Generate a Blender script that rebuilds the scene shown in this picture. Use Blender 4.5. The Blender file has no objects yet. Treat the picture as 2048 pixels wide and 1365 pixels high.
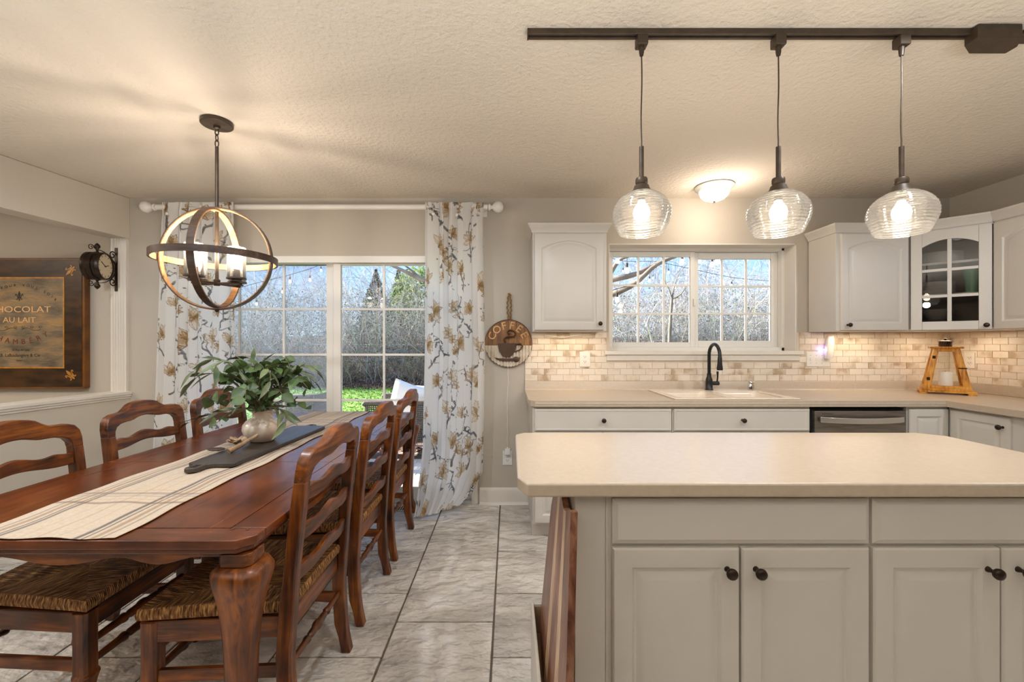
import bpy, math, random
import numpy as np
from mathutils import Matrix, Vector
random.seed(7)
RNG = np.random.default_rng(7)
R = math.radians
PI = math.pi
SC = bpy.context.scene
COL = SC.collection

# ------------------------------------------------------------------ camera
F = 862.0                      # focal length in pixels of the 2048 frame
VX, VY = 1018.0, 686.0         # vanishing point of depth lines
CZ = 1.29                      # camera height
YB = 3.454                     # inner face of the back wall
H = 2.448                      # ceiling
cd = bpy.data.cameras.new('camera')
cam = bpy.data.objects.new('camera', cd)
COL.objects.link(cam)
cd.sensor_width = 36.0
cd.lens = F / 2048 * 36.0
cd.shift_x = (1024 - VX) / 2048
cd.shift_y = (VY - 682.5) / 2048
cd.clip_start = 0.05
cd.clip_end = 300
cam.location = (0, 0, CZ)
cam.rotation_euler = (R(90), 0, 0)
SC.camera = cam

def at(px, py, Y):
    return Vector(((px - VX) * Y / F, Y, CZ - (py - VY) * Y / F))

# ------------------------------------------------------------------ light and exposure
vs = SC.view_settings
vs.view_transform = 'Standard'
vs.look = 'None'
vs.exposure = 0.45
vs.gamma = 1.0
vs.use_curve_mapping = False
SC.cycles.max_bounces = 10
SC.cycles.diffuse_bounces = 5
SC.cycles.glossy_bounces = 4
SC.cycles.transparent_max_bounces = 24
SC.cycles.sample_clamp_indirect = 4.0
SC.cycles.caustics_reflective = False
SC.cycles.caustics_refractive = False

world = bpy.data.worlds.new('sky')
SC.world = world
world.use_nodes = True
wn = world.node_tree.nodes
wl = world.node_tree.links
wn.clear()
wo = wn.new('ShaderNodeOutputWorld')
wb = wn.new('ShaderNodeBackground')
wt = wn.new('ShaderNodeTexCoord')
wsep = wn.new('ShaderNodeSeparateXYZ')
wr = wn.new('ShaderNodeValToRGB')
wl.new(wt.outputs['Generated'], wsep.inputs[0])
wl.new(wsep.outputs['Z'], wr.inputs[0])
wr.color_ramp.elements[0].position = 0.0
wr.color_ramp.elements[0].color = (0.58, 0.66, 0.74, 1)
wr.color_ramp.elements[1].position = 0.45
wr.color_ramp.elements[1].color = (0.16, 0.34, 0.72, 1)
e = wr.color_ramp.elements.new(0.16)
e.color = (0.28, 0.48, 0.82, 1)
wl.new(wr.outputs[0], wb.inputs[0])
wb.inputs[1].default_value = 1.55
wl.new(wb.outputs[0], wo.inputs[0])

def lamp(name, kind, loc, energy, color=(1, 1, 1), rot=(0, 0, 0), size=1, size_y=None, **kw):
    d = bpy.data.lights.new(name, kind)
    d.energy = energy
    d.color = color
    if kind == 'AREA':
        d.size = size
        if size_y:
            d.shape = 'RECTANGLE'
            d.size_y = size_y
    for k, v in kw.items():
        setattr(d, k, v)
    o = bpy.data.objects.new(name, d)
    COL.objects.link(o)
    o.location = loc
    o.rotation_euler = rot
    return o

sun_dir = Vector((1.0, -0.33, -0.43)).normalized()
sun = lamp('sun_light', 'SUN', (0, 0, 8), 16.0, (1.0, 0.93, 0.82), angle=R(0.6))
sun.rotation_euler = sun_dir.to_track_quat('-Z', 'Y').to_euler()
# added fill behind the camera, aimed up to brighten the ceiling
lamp('rear_fill', 'AREA', (-0.6, -0.52, 1.26), 98, (0.90, 0.95, 1.0), (R(180), 0, 0), 5.6, 0.9)
# added cool fill spots above the frame, brightening the back of the room
for x_, e_ in ((-2.7, 30), (-1.35, 27), (-0.1, 22), (1.5, 18), (2.9, 28)):
    d_ = Vector((0, 0.50, -1.0)).normalized()
    lamp('fill_spot', 'SPOT', (x_, 1.32, H - 0.03), e_ * 1.25, (0.86, 0.92, 1.0), d_.to_track_quat('-Z', 'Y').to_euler(), spot_size=R(126), spot_blend=0.5, shadow_soft_size=0.04)
lamp('side_room_fill', 'AREA', (-4.8, 1.8, 2.40), 30, (1.0, 0.86, 0.70), (0, 0, 0), 1.2, 1.2)  # added warm fill over the side room, without a fixture

# ------------------------------------------------------------------ material helpers
def lin(c):
    return tuple(((v / 255) / 12.92 if v / 255 <= 0.04045 else ((v / 255 + 0.055) / 1.055) ** 2.4) for v in c) + (1,)

class NT:
    def __init__(s, name):
        s.m = bpy.data.materials.new(name)
        s.m.use_nodes = True
        s.n = s.m.node_tree.nodes
        s.l = s.m.node_tree.links
        s.n.clear()
        s.out = s.n.new('ShaderNodeOutputMaterial')
    def node(s, t, **kw):
        n = s.n.new(t)
        for k, v in kw.items():
            if k.startswith('i_'):
                n.inputs[k[2:].replace('_', ' ')].default_value = v
            else:
                setattr(n, k, v)
        return n
    def link(s, a, b):
        s.l.new(a, b)

def mat(name, c1, c2=None, rough=0.5, metal=0.0, scale=8.0, stretch=(1, 1, 1), bump=0.0, bscale=None, coord='Object',
        detail=4.0, contrast=(0.35, 0.65), coat=0.0, trans=0.0, rand=0.0, c3=None, bdist=0.01, spec=None):
    t = NT(name)
    b = t.node('ShaderNodeBsdfPrincipled')
    t.link(b.outputs[0], t.out.inputs[0])
    b.inputs['Roughness'].default_value = rough
    b.inputs['Metallic'].default_value = metal
    if coat:
        b.inputs['Coat Weight'].default_value = coat
        b.inputs['Coat Roughness'].default_value = 0.15
    if trans:
        b.inputs['Transmission Weight'].default_value = trans
    if spec is not None:
        b.inputs['Specular IOR Level'].default_value = spec
    b.inputs['Base Color'].default_value = lin(c1)
    tc = t.node('ShaderNodeTexCoord')
    mp = t.node('ShaderNodeMapping')
    mp.inputs['Scale'].default_value = stretch
    if coord == 'World':
        ge = t.node('ShaderNodeNewGeometry')
        t.link(ge.outputs['Position'], mp.inputs[0])
    else:
        t.link(tc.outputs[coord], mp.inputs[0])
    vec = mp.outputs[0]
    if rand:
        oi = t.node('ShaderNodeObjectInfo')
        ad = t.node('ShaderNodeVectorMath', operation='ADD')
        ml = t.node('ShaderNodeVectorMath', operation='SCALE')
        cx = t.node('ShaderNodeCombineXYZ')
        for i in range(3):
            t.link(oi.outputs['Random'], cx.inputs[i])
        t.link(cx.outputs[0], ml.inputs[0])
        ml.inputs['Scale'].default_value = 37.0
        t.link(vec, ad.inputs[0])
        t.link(ml.outputs[0], ad.inputs[1])
        vec = ad.outputs[0]
    if c2:
        no = t.node('ShaderNodeTexNoise')
        no.inputs['Scale'].default_value = scale
        no.inputs['Detail'].default_value = detail
        t.link(vec, no.inputs['Vector'])
        rp = t.node('ShaderNodeValToRGB')
        rp.color_ramp.elements[0].position = contrast[0]
        rp.color_ramp.elements[1].position = contrast[1]
        rp.color_ramp.elements[0].color = lin(c1)
        rp.color_ramp.elements[1].color = lin(c2)
        if c3:
            el = rp.color_ramp.elements.new((contrast[0] + contrast[1]) / 2)
            el.color = lin(c3)
        t.link(no.outputs[0], rp.inputs[0])
        col = rp.outputs[0]
        if rand:
            hs = t.node('ShaderNodeHueSaturation')
            mr = t.node('ShaderNodeMapRange')
            mr.inputs['To Min'].default_value = 1 - rand
            mr.inputs['To Max'].default_value = 1 + rand
            t.link(oi.outputs['Random'], mr.inputs[0])
            t.link(mr.outputs[0], hs.inputs['Value'])
            t.link(col, hs.inputs['Color'])
            col = hs.outputs[0]
        t.link(col, b.inputs['Base Color'])
    if bump:
        nb = t.node('ShaderNodeTexNoise')
        nb.inputs['Scale'].default_value = bscale or scale
        nb.inputs['Detail'].default_value = 3.0
        t.link(vec, nb.inputs['Vector'])
        bp = t.node('ShaderNodeBump')
        bp.inputs['Strength'].default_value = bump
        bp.inputs['Distance'].default_value = bdist
        t.link(nb.outputs[0], bp.inputs['Height'])
        t.link(bp.outputs[0], b.inputs['Normal'])
    return t.m

def emit_mat(name, color, strength):
    t = NT(name)
    em = t.node('ShaderNodeEmission')
    em.inputs[0].default_value = (*color, 1)
    em.inputs[1].default_value = strength
    t.link(em.outputs[0], t.out.inputs[0])
    return t.m

def glass_mat(name, tint=(1, 1, 1), refl=0.06, haze=0.0, hazecol=(1, 1, 1), fres=1.45, rough=0.0):
    """thin glass: see-through, with a fresnel reflection and an optional film of haze"""
    t = NT(name)
    tr = t.node('ShaderNodeBsdfTransparent')
    tr.inputs[0].default_value = (*tint, 1)
    gl = t.node('ShaderNodeBsdfGlossy')
    gl.inputs['Roughness'].default_value = rough
    fr = t.node('ShaderNodeFresnel')
    fr.inputs[0].default_value = fres
    ad = t.node('ShaderNodeMath', operation='ADD', use_clamp=True)
    ad.inputs[1].default_value = refl
    t.link(fr.outputs[0], ad.inputs[0])
    mx = t.node('ShaderNodeMixShader')
    t.link(ad.outputs[0], mx.inputs[0])
    t.link(tr.outputs[0], mx.inputs[1])
    t.link(gl.outputs[0], mx.inputs[2])
    last = mx.outputs[0]
    if haze:
        df = t.node('ShaderNodeBsdfTranslucent')
        df.inputs[0].default_value = (*hazecol, 1)
        d2 = t.node('ShaderNodeBsdfDiffuse')
        d2.inputs[0].default_value = (*hazecol, 1)
        m3 = t.node('ShaderNodeMixShader')
        t.link(df.outputs[0], m3.inputs[1])
        t.link(d2.outputs[0], m3.inputs[2])
        m2 = t.node('ShaderNodeMixShader')
        m2.inputs[0].default_value = haze
        t.link(last, m2.inputs[1])
        t.link(m3.outputs[0], m2.inputs[2])
        last = m2.outputs[0]
    t.link(last, t.out.inputs[0])
    return t.m

def attr_mat(name, rough=0.8, bump=0.0, bscale=400, trans=0.0):
    t = NT(name)
    at_ = t.node('ShaderNodeAttribute', attribute_name='Col')
    b = t.node('ShaderNodeBsdfPrincipled')
    b.inputs['Roughness'].default_value = rough
    b.inputs['Specular IOR Level'].default_value = 0.2
    t.link(at_.outputs['Color'], b.inputs['Base Color'])
    if bump:
        tc = t.node('ShaderNodeTexCoord')
        nb = t.node('ShaderNodeTexNoise')
        nb.inputs['Scale'].default_value = bscale
        t.link(tc.outputs['Object'], nb.inputs['Vector'])
        bp = t.node('ShaderNodeBump')
        bp.inputs['Strength'].default_value = bump
        bp.inputs['Distance'].default_value = 0.003
        t.link(nb.outputs[0], bp.inputs['Height'])
        t.link(bp.outputs[0], b.inputs['Normal'])
    last = b.outputs[0]
    if trans:
        tl = t.node('ShaderNodeBsdfTranslucent')
        t.link(at_.outputs['Color'], tl.inputs[0])
        mx = t.node('ShaderNodeMixShader')
        mx.inputs[0].default_value = trans
        t.link(last, mx.inputs[1])
        t.link(tl.outputs[0], mx.inputs[2])
        last = mx.outputs[0]
    t.link(last, t.out.inputs[0])
    return t.m

def wood_mat(name, dark, midc, light, axis='z', rough=0.38, coat=0.10, scale=5.0, rand=0.0, bump=0.15, wear=True):
    s = {'x': (0.12, 1.6, 1.6), 'y': (1.6, 0.12, 1.6), 'z': (1.6, 1.6, 0.12)}[axis]
    t = NT(name)
    b = t.node('ShaderNodeBsdfPrincipled')
    b.inputs['Roughness'].default_value = rough
    b.inputs['Coat Weight'].default_value = coat
    b.inputs['Coat Roughness'].default_value = 0.18
    tc = t.node('ShaderNodeTexCoord')
    mp = t.node('ShaderNodeMapping')
    mp.inputs['Scale'].default_value = s
    oi = t.node('ShaderNodeObjectInfo')
    ml = t.node('ShaderNodeMath', operation='MULTIPLY')
    ml.inputs[1].default_value = 31.0
    t.link(oi.outputs['Random'], ml.inputs[0])
    t.link(ml.outputs[0], mp.inputs['Location'])
    t.link(tc.outputs['Object'], mp.inputs[0])
    n1 = t.node('ShaderNodeTexNoise')
    n1.inputs['Scale'].default_value = scale * 6
    n1.inputs['Detail'].default_value = 6
    n1.inputs['Distortion'].default_value = 0.6
    t.link(mp.outputs[0], n1.inputs['Vector'])
    n2 = t.node('ShaderNodeTexNoise')
    n2.inputs['Scale'].default_value = scale * 1.2
    n2.inputs['Detail'].default_value = 5
    t.link(tc.outputs['Object'], n2.inputs['Vector'])
    ad = t.node('ShaderNodeMath', operation='ADD')
    hf = t.node('ShaderNodeMath', operation='MULTIPLY')
    hf.inputs[1].default_value = 0.5
    t.link(n1.outputs[0], ad.inputs[0])
    t.link(n2.outputs[0], ad.inputs[1])
    t.link(ad.outputs[0], hf.inputs[0])
    rp = t.node('ShaderNodeValToRGB')
    rp.color_ramp.elements[0].position = 0.36
    rp.color_ramp.elements[0].color = lin(dark)
    rp.color_ramp.elements[1].position = 0.64
    rp.color_ramp.elements[1].color = lin(light)
    el = rp.color_ramp.elements.new(0.49)
    el.color = lin(midc)
    t.link(hf.outputs[0], rp.inputs[0])
    col = rp.outputs[0]
    if rand:
        hs = t.node('ShaderNodeHueSaturation')
        mr = t.node('ShaderNodeMapRange')
        mr.inputs['To Min'].default_value = 1 - rand
        mr.inputs['To Max'].default_value = 1 + rand
        t.link(oi.outputs['Random'], mr.inputs[0])
        t.link(mr.outputs[0], hs.inputs['Value'])
        t.link(col, hs.inputs['Color'])
        col = hs.outputs[0]
    n3 = t.node('ShaderNodeTexNoise')
    n3.inputs['Scale'].default_value = scale * 9
    n3.inputs['Detail'].default_value = 7
    n3.inputs['Roughness'].default_value = 0.7
    t.link(mp.outputs[0], n3.inputs['Vector'])
    r3 = t.node('ShaderNodeValToRGB')
    r3.color_ramp.elements[0].position = 0.30
    r3.color_ramp.elements[0].color = (0.22, 0.18, 0.15, 1)
    r3.color_ramp.elements[1].position = 0.47
    r3.color_ramp.elements[1].color = (1, 1, 1, 1)
    t.link(n3.outputs[0], r3.inputs[0])
    mm = t.node('ShaderNodeMix', data_type='RGBA', blend_type='MULTIPLY')
    mm.inputs[0].default_value = 0.8 if wear else 0.0
    t.link(col, mm.inputs[6])
    t.link(r3.outputs[0], mm.inputs[7])
    t.link(mm.outputs[2], b.inputs['Base Color'])
    bp = t.node('ShaderNodeBump')
    bp.inputs['Strength'].default_value = bump
    bp.inputs['Distance'].default_value = 0.003
    t.link(n1.outputs[0], bp.inputs['Height'])
    t.link(bp.outputs[0], b.inputs['Normal'])
    t.link(b.outputs[0], t.out.inputs[0])
    return t.m

# ------------------------------------------------------------------ materials
M = {}
M['wall'] = mat('painted_wall', (190, 182, 169), rough=0.85, bump=0.25, bscale=90, coord='World', bdist=0.004)
M['ceiling'] = mat('knockdown_ceiling', (216, 205, 190), rough=0.9, bump=0.7, bscale=48, coord='World', bdist=0.012)
M['rear_wall'] = mat('taupe_wall', (112, 102, 92), rough=0.85)  # unseen wall, kept dark so less light reaches the island front
M['beam'] = mat('pale_beam', (205, 197, 183), rough=0.8, bump=0.15, bscale=80, coord='World', bdist=0.004)
M['trim'] = mat('white_trim', (226, 220, 210), rough=0.4)
M['white'] = mat('vinyl_white', (232, 229, 222), rough=0.35)
M['cabinet'] = mat('cabinet_paint', (208, 203, 195), (203, 198, 190), rough=0.38, scale=3, bump=0.03, bscale=60)
M['toe'] = mat('toe_kick', (214, 208, 200), rough=0.5)
M['laminate'] = mat('beige_laminate', (196, 181, 162), (188, 173, 154), rough=0.28, scale=60, contrast=(0.3, 0.7))
M['bronze'] = mat('dark_bronze', (44, 34, 26), (58, 44, 33), rough=0.35, metal=0.6, scale=30)
M['bronze_matte'] = mat('bronze_matte', (62, 50, 38), (74, 60, 46), rough=0.45, metal=0.3, scale=30)
M['black'] = mat('matte_black', (28, 27, 27), rough=0.35, metal=0.2)
M['void'] = mat('dark_gap', (24, 22, 20), rough=0.9)
M['steel'] = mat('brushed_steel', (150, 143, 134), (126, 120, 112), rough=0.32, metal=0.85, scale=6, stretch=(1, 1, 14))
M['steel_light'] = mat('satin_steel', (205, 200, 192), rough=0.25, metal=0.8)
M['chrome'] = mat('chrome', (220, 220, 222), rough=0.12, metal=1.0)
M['sink'] = mat('sink_enamel', (236, 222, 204), rough=0.2)
M['tile_floor'] = mat('slate_tile', (184, 177, 169), (232, 226, 218), rough=0.36, scale=2.6, bump=1.0, bscale=11, coord='World',
                      rand=0.06, bdist=0.05, c3=(212, 205, 196), detail=9, stretch=(1.0, 1.5, 1))
M['grout'] = mat('grout', (104, 92, 80), rough=0.95)
M['marble'] = mat('marble_tile', (186, 164, 138), (232, 220, 204), rough=0.35, scale=7, coord='World', rand=0.05,
                  contrast=(0.34, 0.5), detail=7, c3=(222, 206, 186))
M['wallgrout'] = mat('pale_grout', (214, 200, 182), rough=0.9)
M['glass'] = glass_mat('window_glass', (0.97, 0.98, 0.98), refl=0.0, fres=1.35)
M['glass_hazy'] = glass_mat('screened_glass', (0.90, 0.93, 0.95), refl=0.02, haze=0.10, hazecol=(0.75, 0.85, 0.95))
M['glass_dark'] = glass_mat('cabinet_glass', (0.92, 0.91, 0.90), refl=0.01)
M['glass_shade'] = glass_mat('ribbed_glass', (0.96, 0.95, 0.93), refl=0.04, haze=0.03, hazecol=(1, 0.98, 0.94), fres=1.5, rough=0.02)
M['seeded'] = glass_mat('seeded_glass', (0.97, 0.96, 0.94), refl=0.05, haze=0.08, hazecol=(1, 0.97, 0.92))
M['bulb'] = emit_mat('warm_bulb', (1.0, 0.86, 0.66), 22)
M['bulb_soft'] = emit_mat('soft_bulb', (1.0, 0.88, 0.70), 12)
M['dome'] = emit_mat('alabaster_dome', (1.0, 0.86, 0.68), 2.6)
M['led_blue'] = emit_mat('blue_led', (0.25, 0.2, 1.0), 9)
M['patio_bulb'] = emit_mat('patio_bulb', (1.0, 0.93, 0.84), 1.6)
M['wz'] = wood_mat('antique_wood_z', (30, 13, 4), (100, 50, 15), (158, 90, 30), 'z')
M['wx'] = wood_mat('antique_wood_x', (30, 13, 4), (100, 50, 15), (158, 90, 30), 'x')
M['wy'] = wood_mat('antique_wood_y', (30, 13, 4), (100, 50, 15), (158, 90, 30), 'y')
M['ty'] = wood_mat('table_wood_y', (68, 29, 9), (96, 44, 14), (122, 61, 22), 'y', rough=0.27, coat=0.15, scale=6, wear=False, rand=0.06, bump=0.06)
M['tx'] = wood_mat('table_wood_x', (68, 29, 9), (96, 44, 14), (122, 61, 22), 'x', rough=0.27, coat=0.15, scale=6, wear=False, rand=0.06, bump=0.06)
M['ring'] = wood_mat('ring_wood', (40, 26, 17), (62, 42, 27), (84, 58, 37), 'x', rough=0.45, coat=0.1, scale=8)
M['ring_in'] = wood_mat('ring_inner', (120, 84, 50), (168, 124, 80), (196, 150, 100), 'x', rough=0.5, coat=0.0, scale=8)
M['lantern'] = wood_mat('lantern_wood', (140, 84, 20), (206, 140, 46), (230, 172, 78), 'z', rough=0.35, coat=0.2, scale=9, wear=False)
M['board_dark'] = mat('blackened_board', (54, 46, 40), (74, 66, 60), rough=0.38, scale=8, stretch=(2, 0.2, 1))
M['acacia'] = wood_mat('acacia_stripe', (92, 50, 34), (132, 84, 62), (176, 128, 98), 'z', rough=0.35, coat=0.2, scale=5, rand=0.28)
M['acacia_light'] = wood_mat('acacia_sapwood', (190, 150, 112), (214, 180, 142), (226, 198, 164), 'z', rough=0.35, coat=0.2, scale=5)
M['crate'] = mat('crate_white', (222, 216, 206), rough=0.5)
M['crate_in'] = mat('crate_inside', (178, 152, 120), (160, 134, 104), rough=0.6, scale=5, stretch=(4, 1, 4))
M['ceramic'] = mat('cream_ceramic', (234, 222, 208), (222, 206, 190), rough=0.16, scale=10)
M['dried'] = mat('dried_petal', (186, 160, 128), (150, 120, 88), rough=0.7, scale=30)
M['dark_petal'] = mat('dark_petal', (70, 52, 40), rough=0.6)
M['leaf'] = mat('eucalyptus_leaf', (62, 88, 48), (96, 122, 72), rough=0.45, scale=20, rand=0.3)
M['leaf_long'] = mat('olive_leaf', (66, 92, 62), (118, 130, 92), rough=0.45, scale=20, rand=0.35)
M['stem'] = mat('green_stem', (110, 104, 70), rough=0.6)
M['curtain'] = attr_mat('printed_cotton', 0.85, 0.1, 500, trans=0.5)
M['runner'] = attr_mat('striped_linen', 0.9, 0.5, 260)
M['canvas'] = mat('aged_canvas', (96, 84, 66), (164, 130, 84), rough=0.55, scale=5, stretch=(1, 1, 2.6), detail=9, c3=(130, 112, 86),
                  bump=0.4, bscale=30)
M['frame_dark'] = mat('frame_brown', (40, 24, 10), (78, 50, 22), rough=0.4, scale=6, stretch=(1, 1, 3), detail=8)
M['gold'] = mat('gilt', (196, 140, 62), (170, 112, 40), rough=0.4, scale=30)
M['gilt_side'] = mat('gilt_side', (128, 78, 22), (96, 58, 18), rough=0.4, scale=8)
M['ink'] = mat('dark_ink', (44, 34, 26), rough=0.7)
M['red_ink'] = mat('red_ink', (110, 44, 26), rough=0.7)
M['cream_ink'] = mat('cream_ink', (226, 178, 122), rough=0.7)
M['clockface'] = mat('clock_face', (214, 200, 172), rough=0.5)
M['outlet'] = mat('outlet_white', (234, 228, 218), rough=0.35)
M['outlet_cool'] = mat('outlet_cool_white', (226, 226, 224), rough=0.35)
M['slot'] = mat('outlet_slot', (50, 44, 38), rough=0.8)
M['signwood'] = wood_mat('sign_wood', (104, 70, 38), (150, 106, 62), (182, 138, 90), 'z', rough=0.6, coat=0, scale=6, rand=0.15)
M['signcup'] = mat('sign_cup', (66, 44, 28), (84, 58, 38), rough=0.5, scale=12)
M['signmetal'] = mat('corrugated_white', (214, 204, 188), (188, 172, 150), rough=0.5, scale=14)
M['rope'] = mat('jute_rope', (150, 116, 72), (120, 90, 52), rough=0.9, scale=120)
M['wire'] = mat('white_wire', (228, 226, 220), rough=0.5)
M['plate'] = mat('plate_glaze', (206, 202, 194), rough=0.3)
M['plate_dark'] = mat('dark_plate', (146, 142, 134), rough=0.3)
M['cupgreen'] = mat('green_cup', (140, 190, 156), rough=0.4)
M['cab_in'] = mat('cabinet_inside', (196, 188, 178), (182, 174, 164), rough=0.6, scale=3)
M['candle'] = mat('candle_wax', (240, 232, 216), rough=0.5)
M['grass'] = mat('lawn_green', (112, 150, 58), (150, 182, 84), rough=0.9, scale=3, coord='World', detail=9, bump=0.5, bscale=40)
M['mulch'] = mat('leaf_litter', (70, 50, 40), (150, 116, 96), rough=0.95, scale=14, coord='World', detail=9, bump=0.8, bscale=30)
M['gravel'] = mat('garden_gravel', (120, 84, 70), (196, 176, 160), rough=0.95, scale=22, coord='World', detail=9, bump=0.8, bscale=30)
M['paver'] = mat('patio_paver', (206, 196, 186), (226, 218, 210), rough=0.85, scale=8, rand=0.08, coord='World')
M['bark'] = mat('grey_bark', (112, 102, 90), (150, 138, 124), rough=0.9, scale=6, coord='World')
M['twig'] = attr_mat('twig_bark', 0.9)
M['conifer'] = attr_mat('foliage_tint', 0.8, trans=0.25)
M['rattan'] = mat('grey_rattan', (92, 86, 80), (62, 58, 54), rough=0.7, scale=40)
M['cushion'] = mat('patio_cushion', (232, 228, 222), rough=0.9, bump=0.2, bscale=30)
M['siding'] = mat('outer_siding', (190, 182, 170), rough=0.8)
M['threshold'] = mat('door_sill_metal', (196, 206, 212), rough=0.4, metal=0.3)

def rush_mat():
    t = NT('woven_rush')
    b = t.node('ShaderNodeBsdfPrincipled')
    b.inputs['Roughness'].default_value = 0.6
    uv = t.node('ShaderNodeUVMap')
    sp = t.node('ShaderNodeSeparateXYZ')
    t.link(uv.outputs[0], sp.inputs[0])
    nz = t.node('ShaderNodeTexNoise')
    mp = t.node('ShaderNodeMapping')
    mp.inputs['Scale'].default_value = (150, 5, 1)
    t.link(uv.outputs[0], mp.inputs[0])
    t.link(mp.outputs[0], nz.inputs['Vector'])
    nz.inputs['Scale'].default_value = 1.0
    nz.inputs['Detail'].default_value = 3
    rp = t.node('ShaderNodeValToRGB')
    rp.color_ramp.elements[0].position = 0.33
    rp.color_ramp.elements[0].color = lin((64, 36, 14))
    rp.color_ramp.elements[1].position = 0.68
    rp.color_ramp.elements[1].color = lin((240, 188, 116))
    el = rp.color_ramp.elements.new(0.5)
    el.color = lin((164, 108, 54))
    t.link(nz.outputs[0], rp.inputs[0])
    t.link(rp.outputs[0], b.inputs['Base Color'])
    m = t.node('ShaderNodeMath', operation='MULTIPLY')
    m.inputs[1].default_value = 2 * PI / 0.0065
    t.link(sp.outputs[0], m.inputs[0])
    s = t.node('ShaderNodeMath', operation='SINE')
    t.link(m.outputs[0], s.inputs[0])
    ad = t.node('ShaderNodeMath', operation='ADD')
    t.link(s.outputs[0], ad.inputs[0])
    t.link(nz.outputs[0], ad.inputs[1])
    bp = t.node('ShaderNodeBump')
    bp.inputs['Strength'].default_value = 0.9
    bp.inputs['Distance'].default_value = 0.003
    t.link(ad.outputs[0], bp.inputs['Height'])
    t.link(bp.outputs[0], b.inputs['Normal'])
    t.link(b.outputs[0], t.out.inputs[0])
    return t.m
M['rush'] = rush_mat()

# ------------------------------------------------------------------ mesh builder
MATS = {}
def world_of(o):
    m = Matrix.LocRotScale(o.location, o.rotation_euler, o.scale)
    p = o.parent
    while p:
        m = Matrix.LocRotScale(p.location, p.rotation_euler, p.scale) @ m
        p = p.parent
    return m

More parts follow.
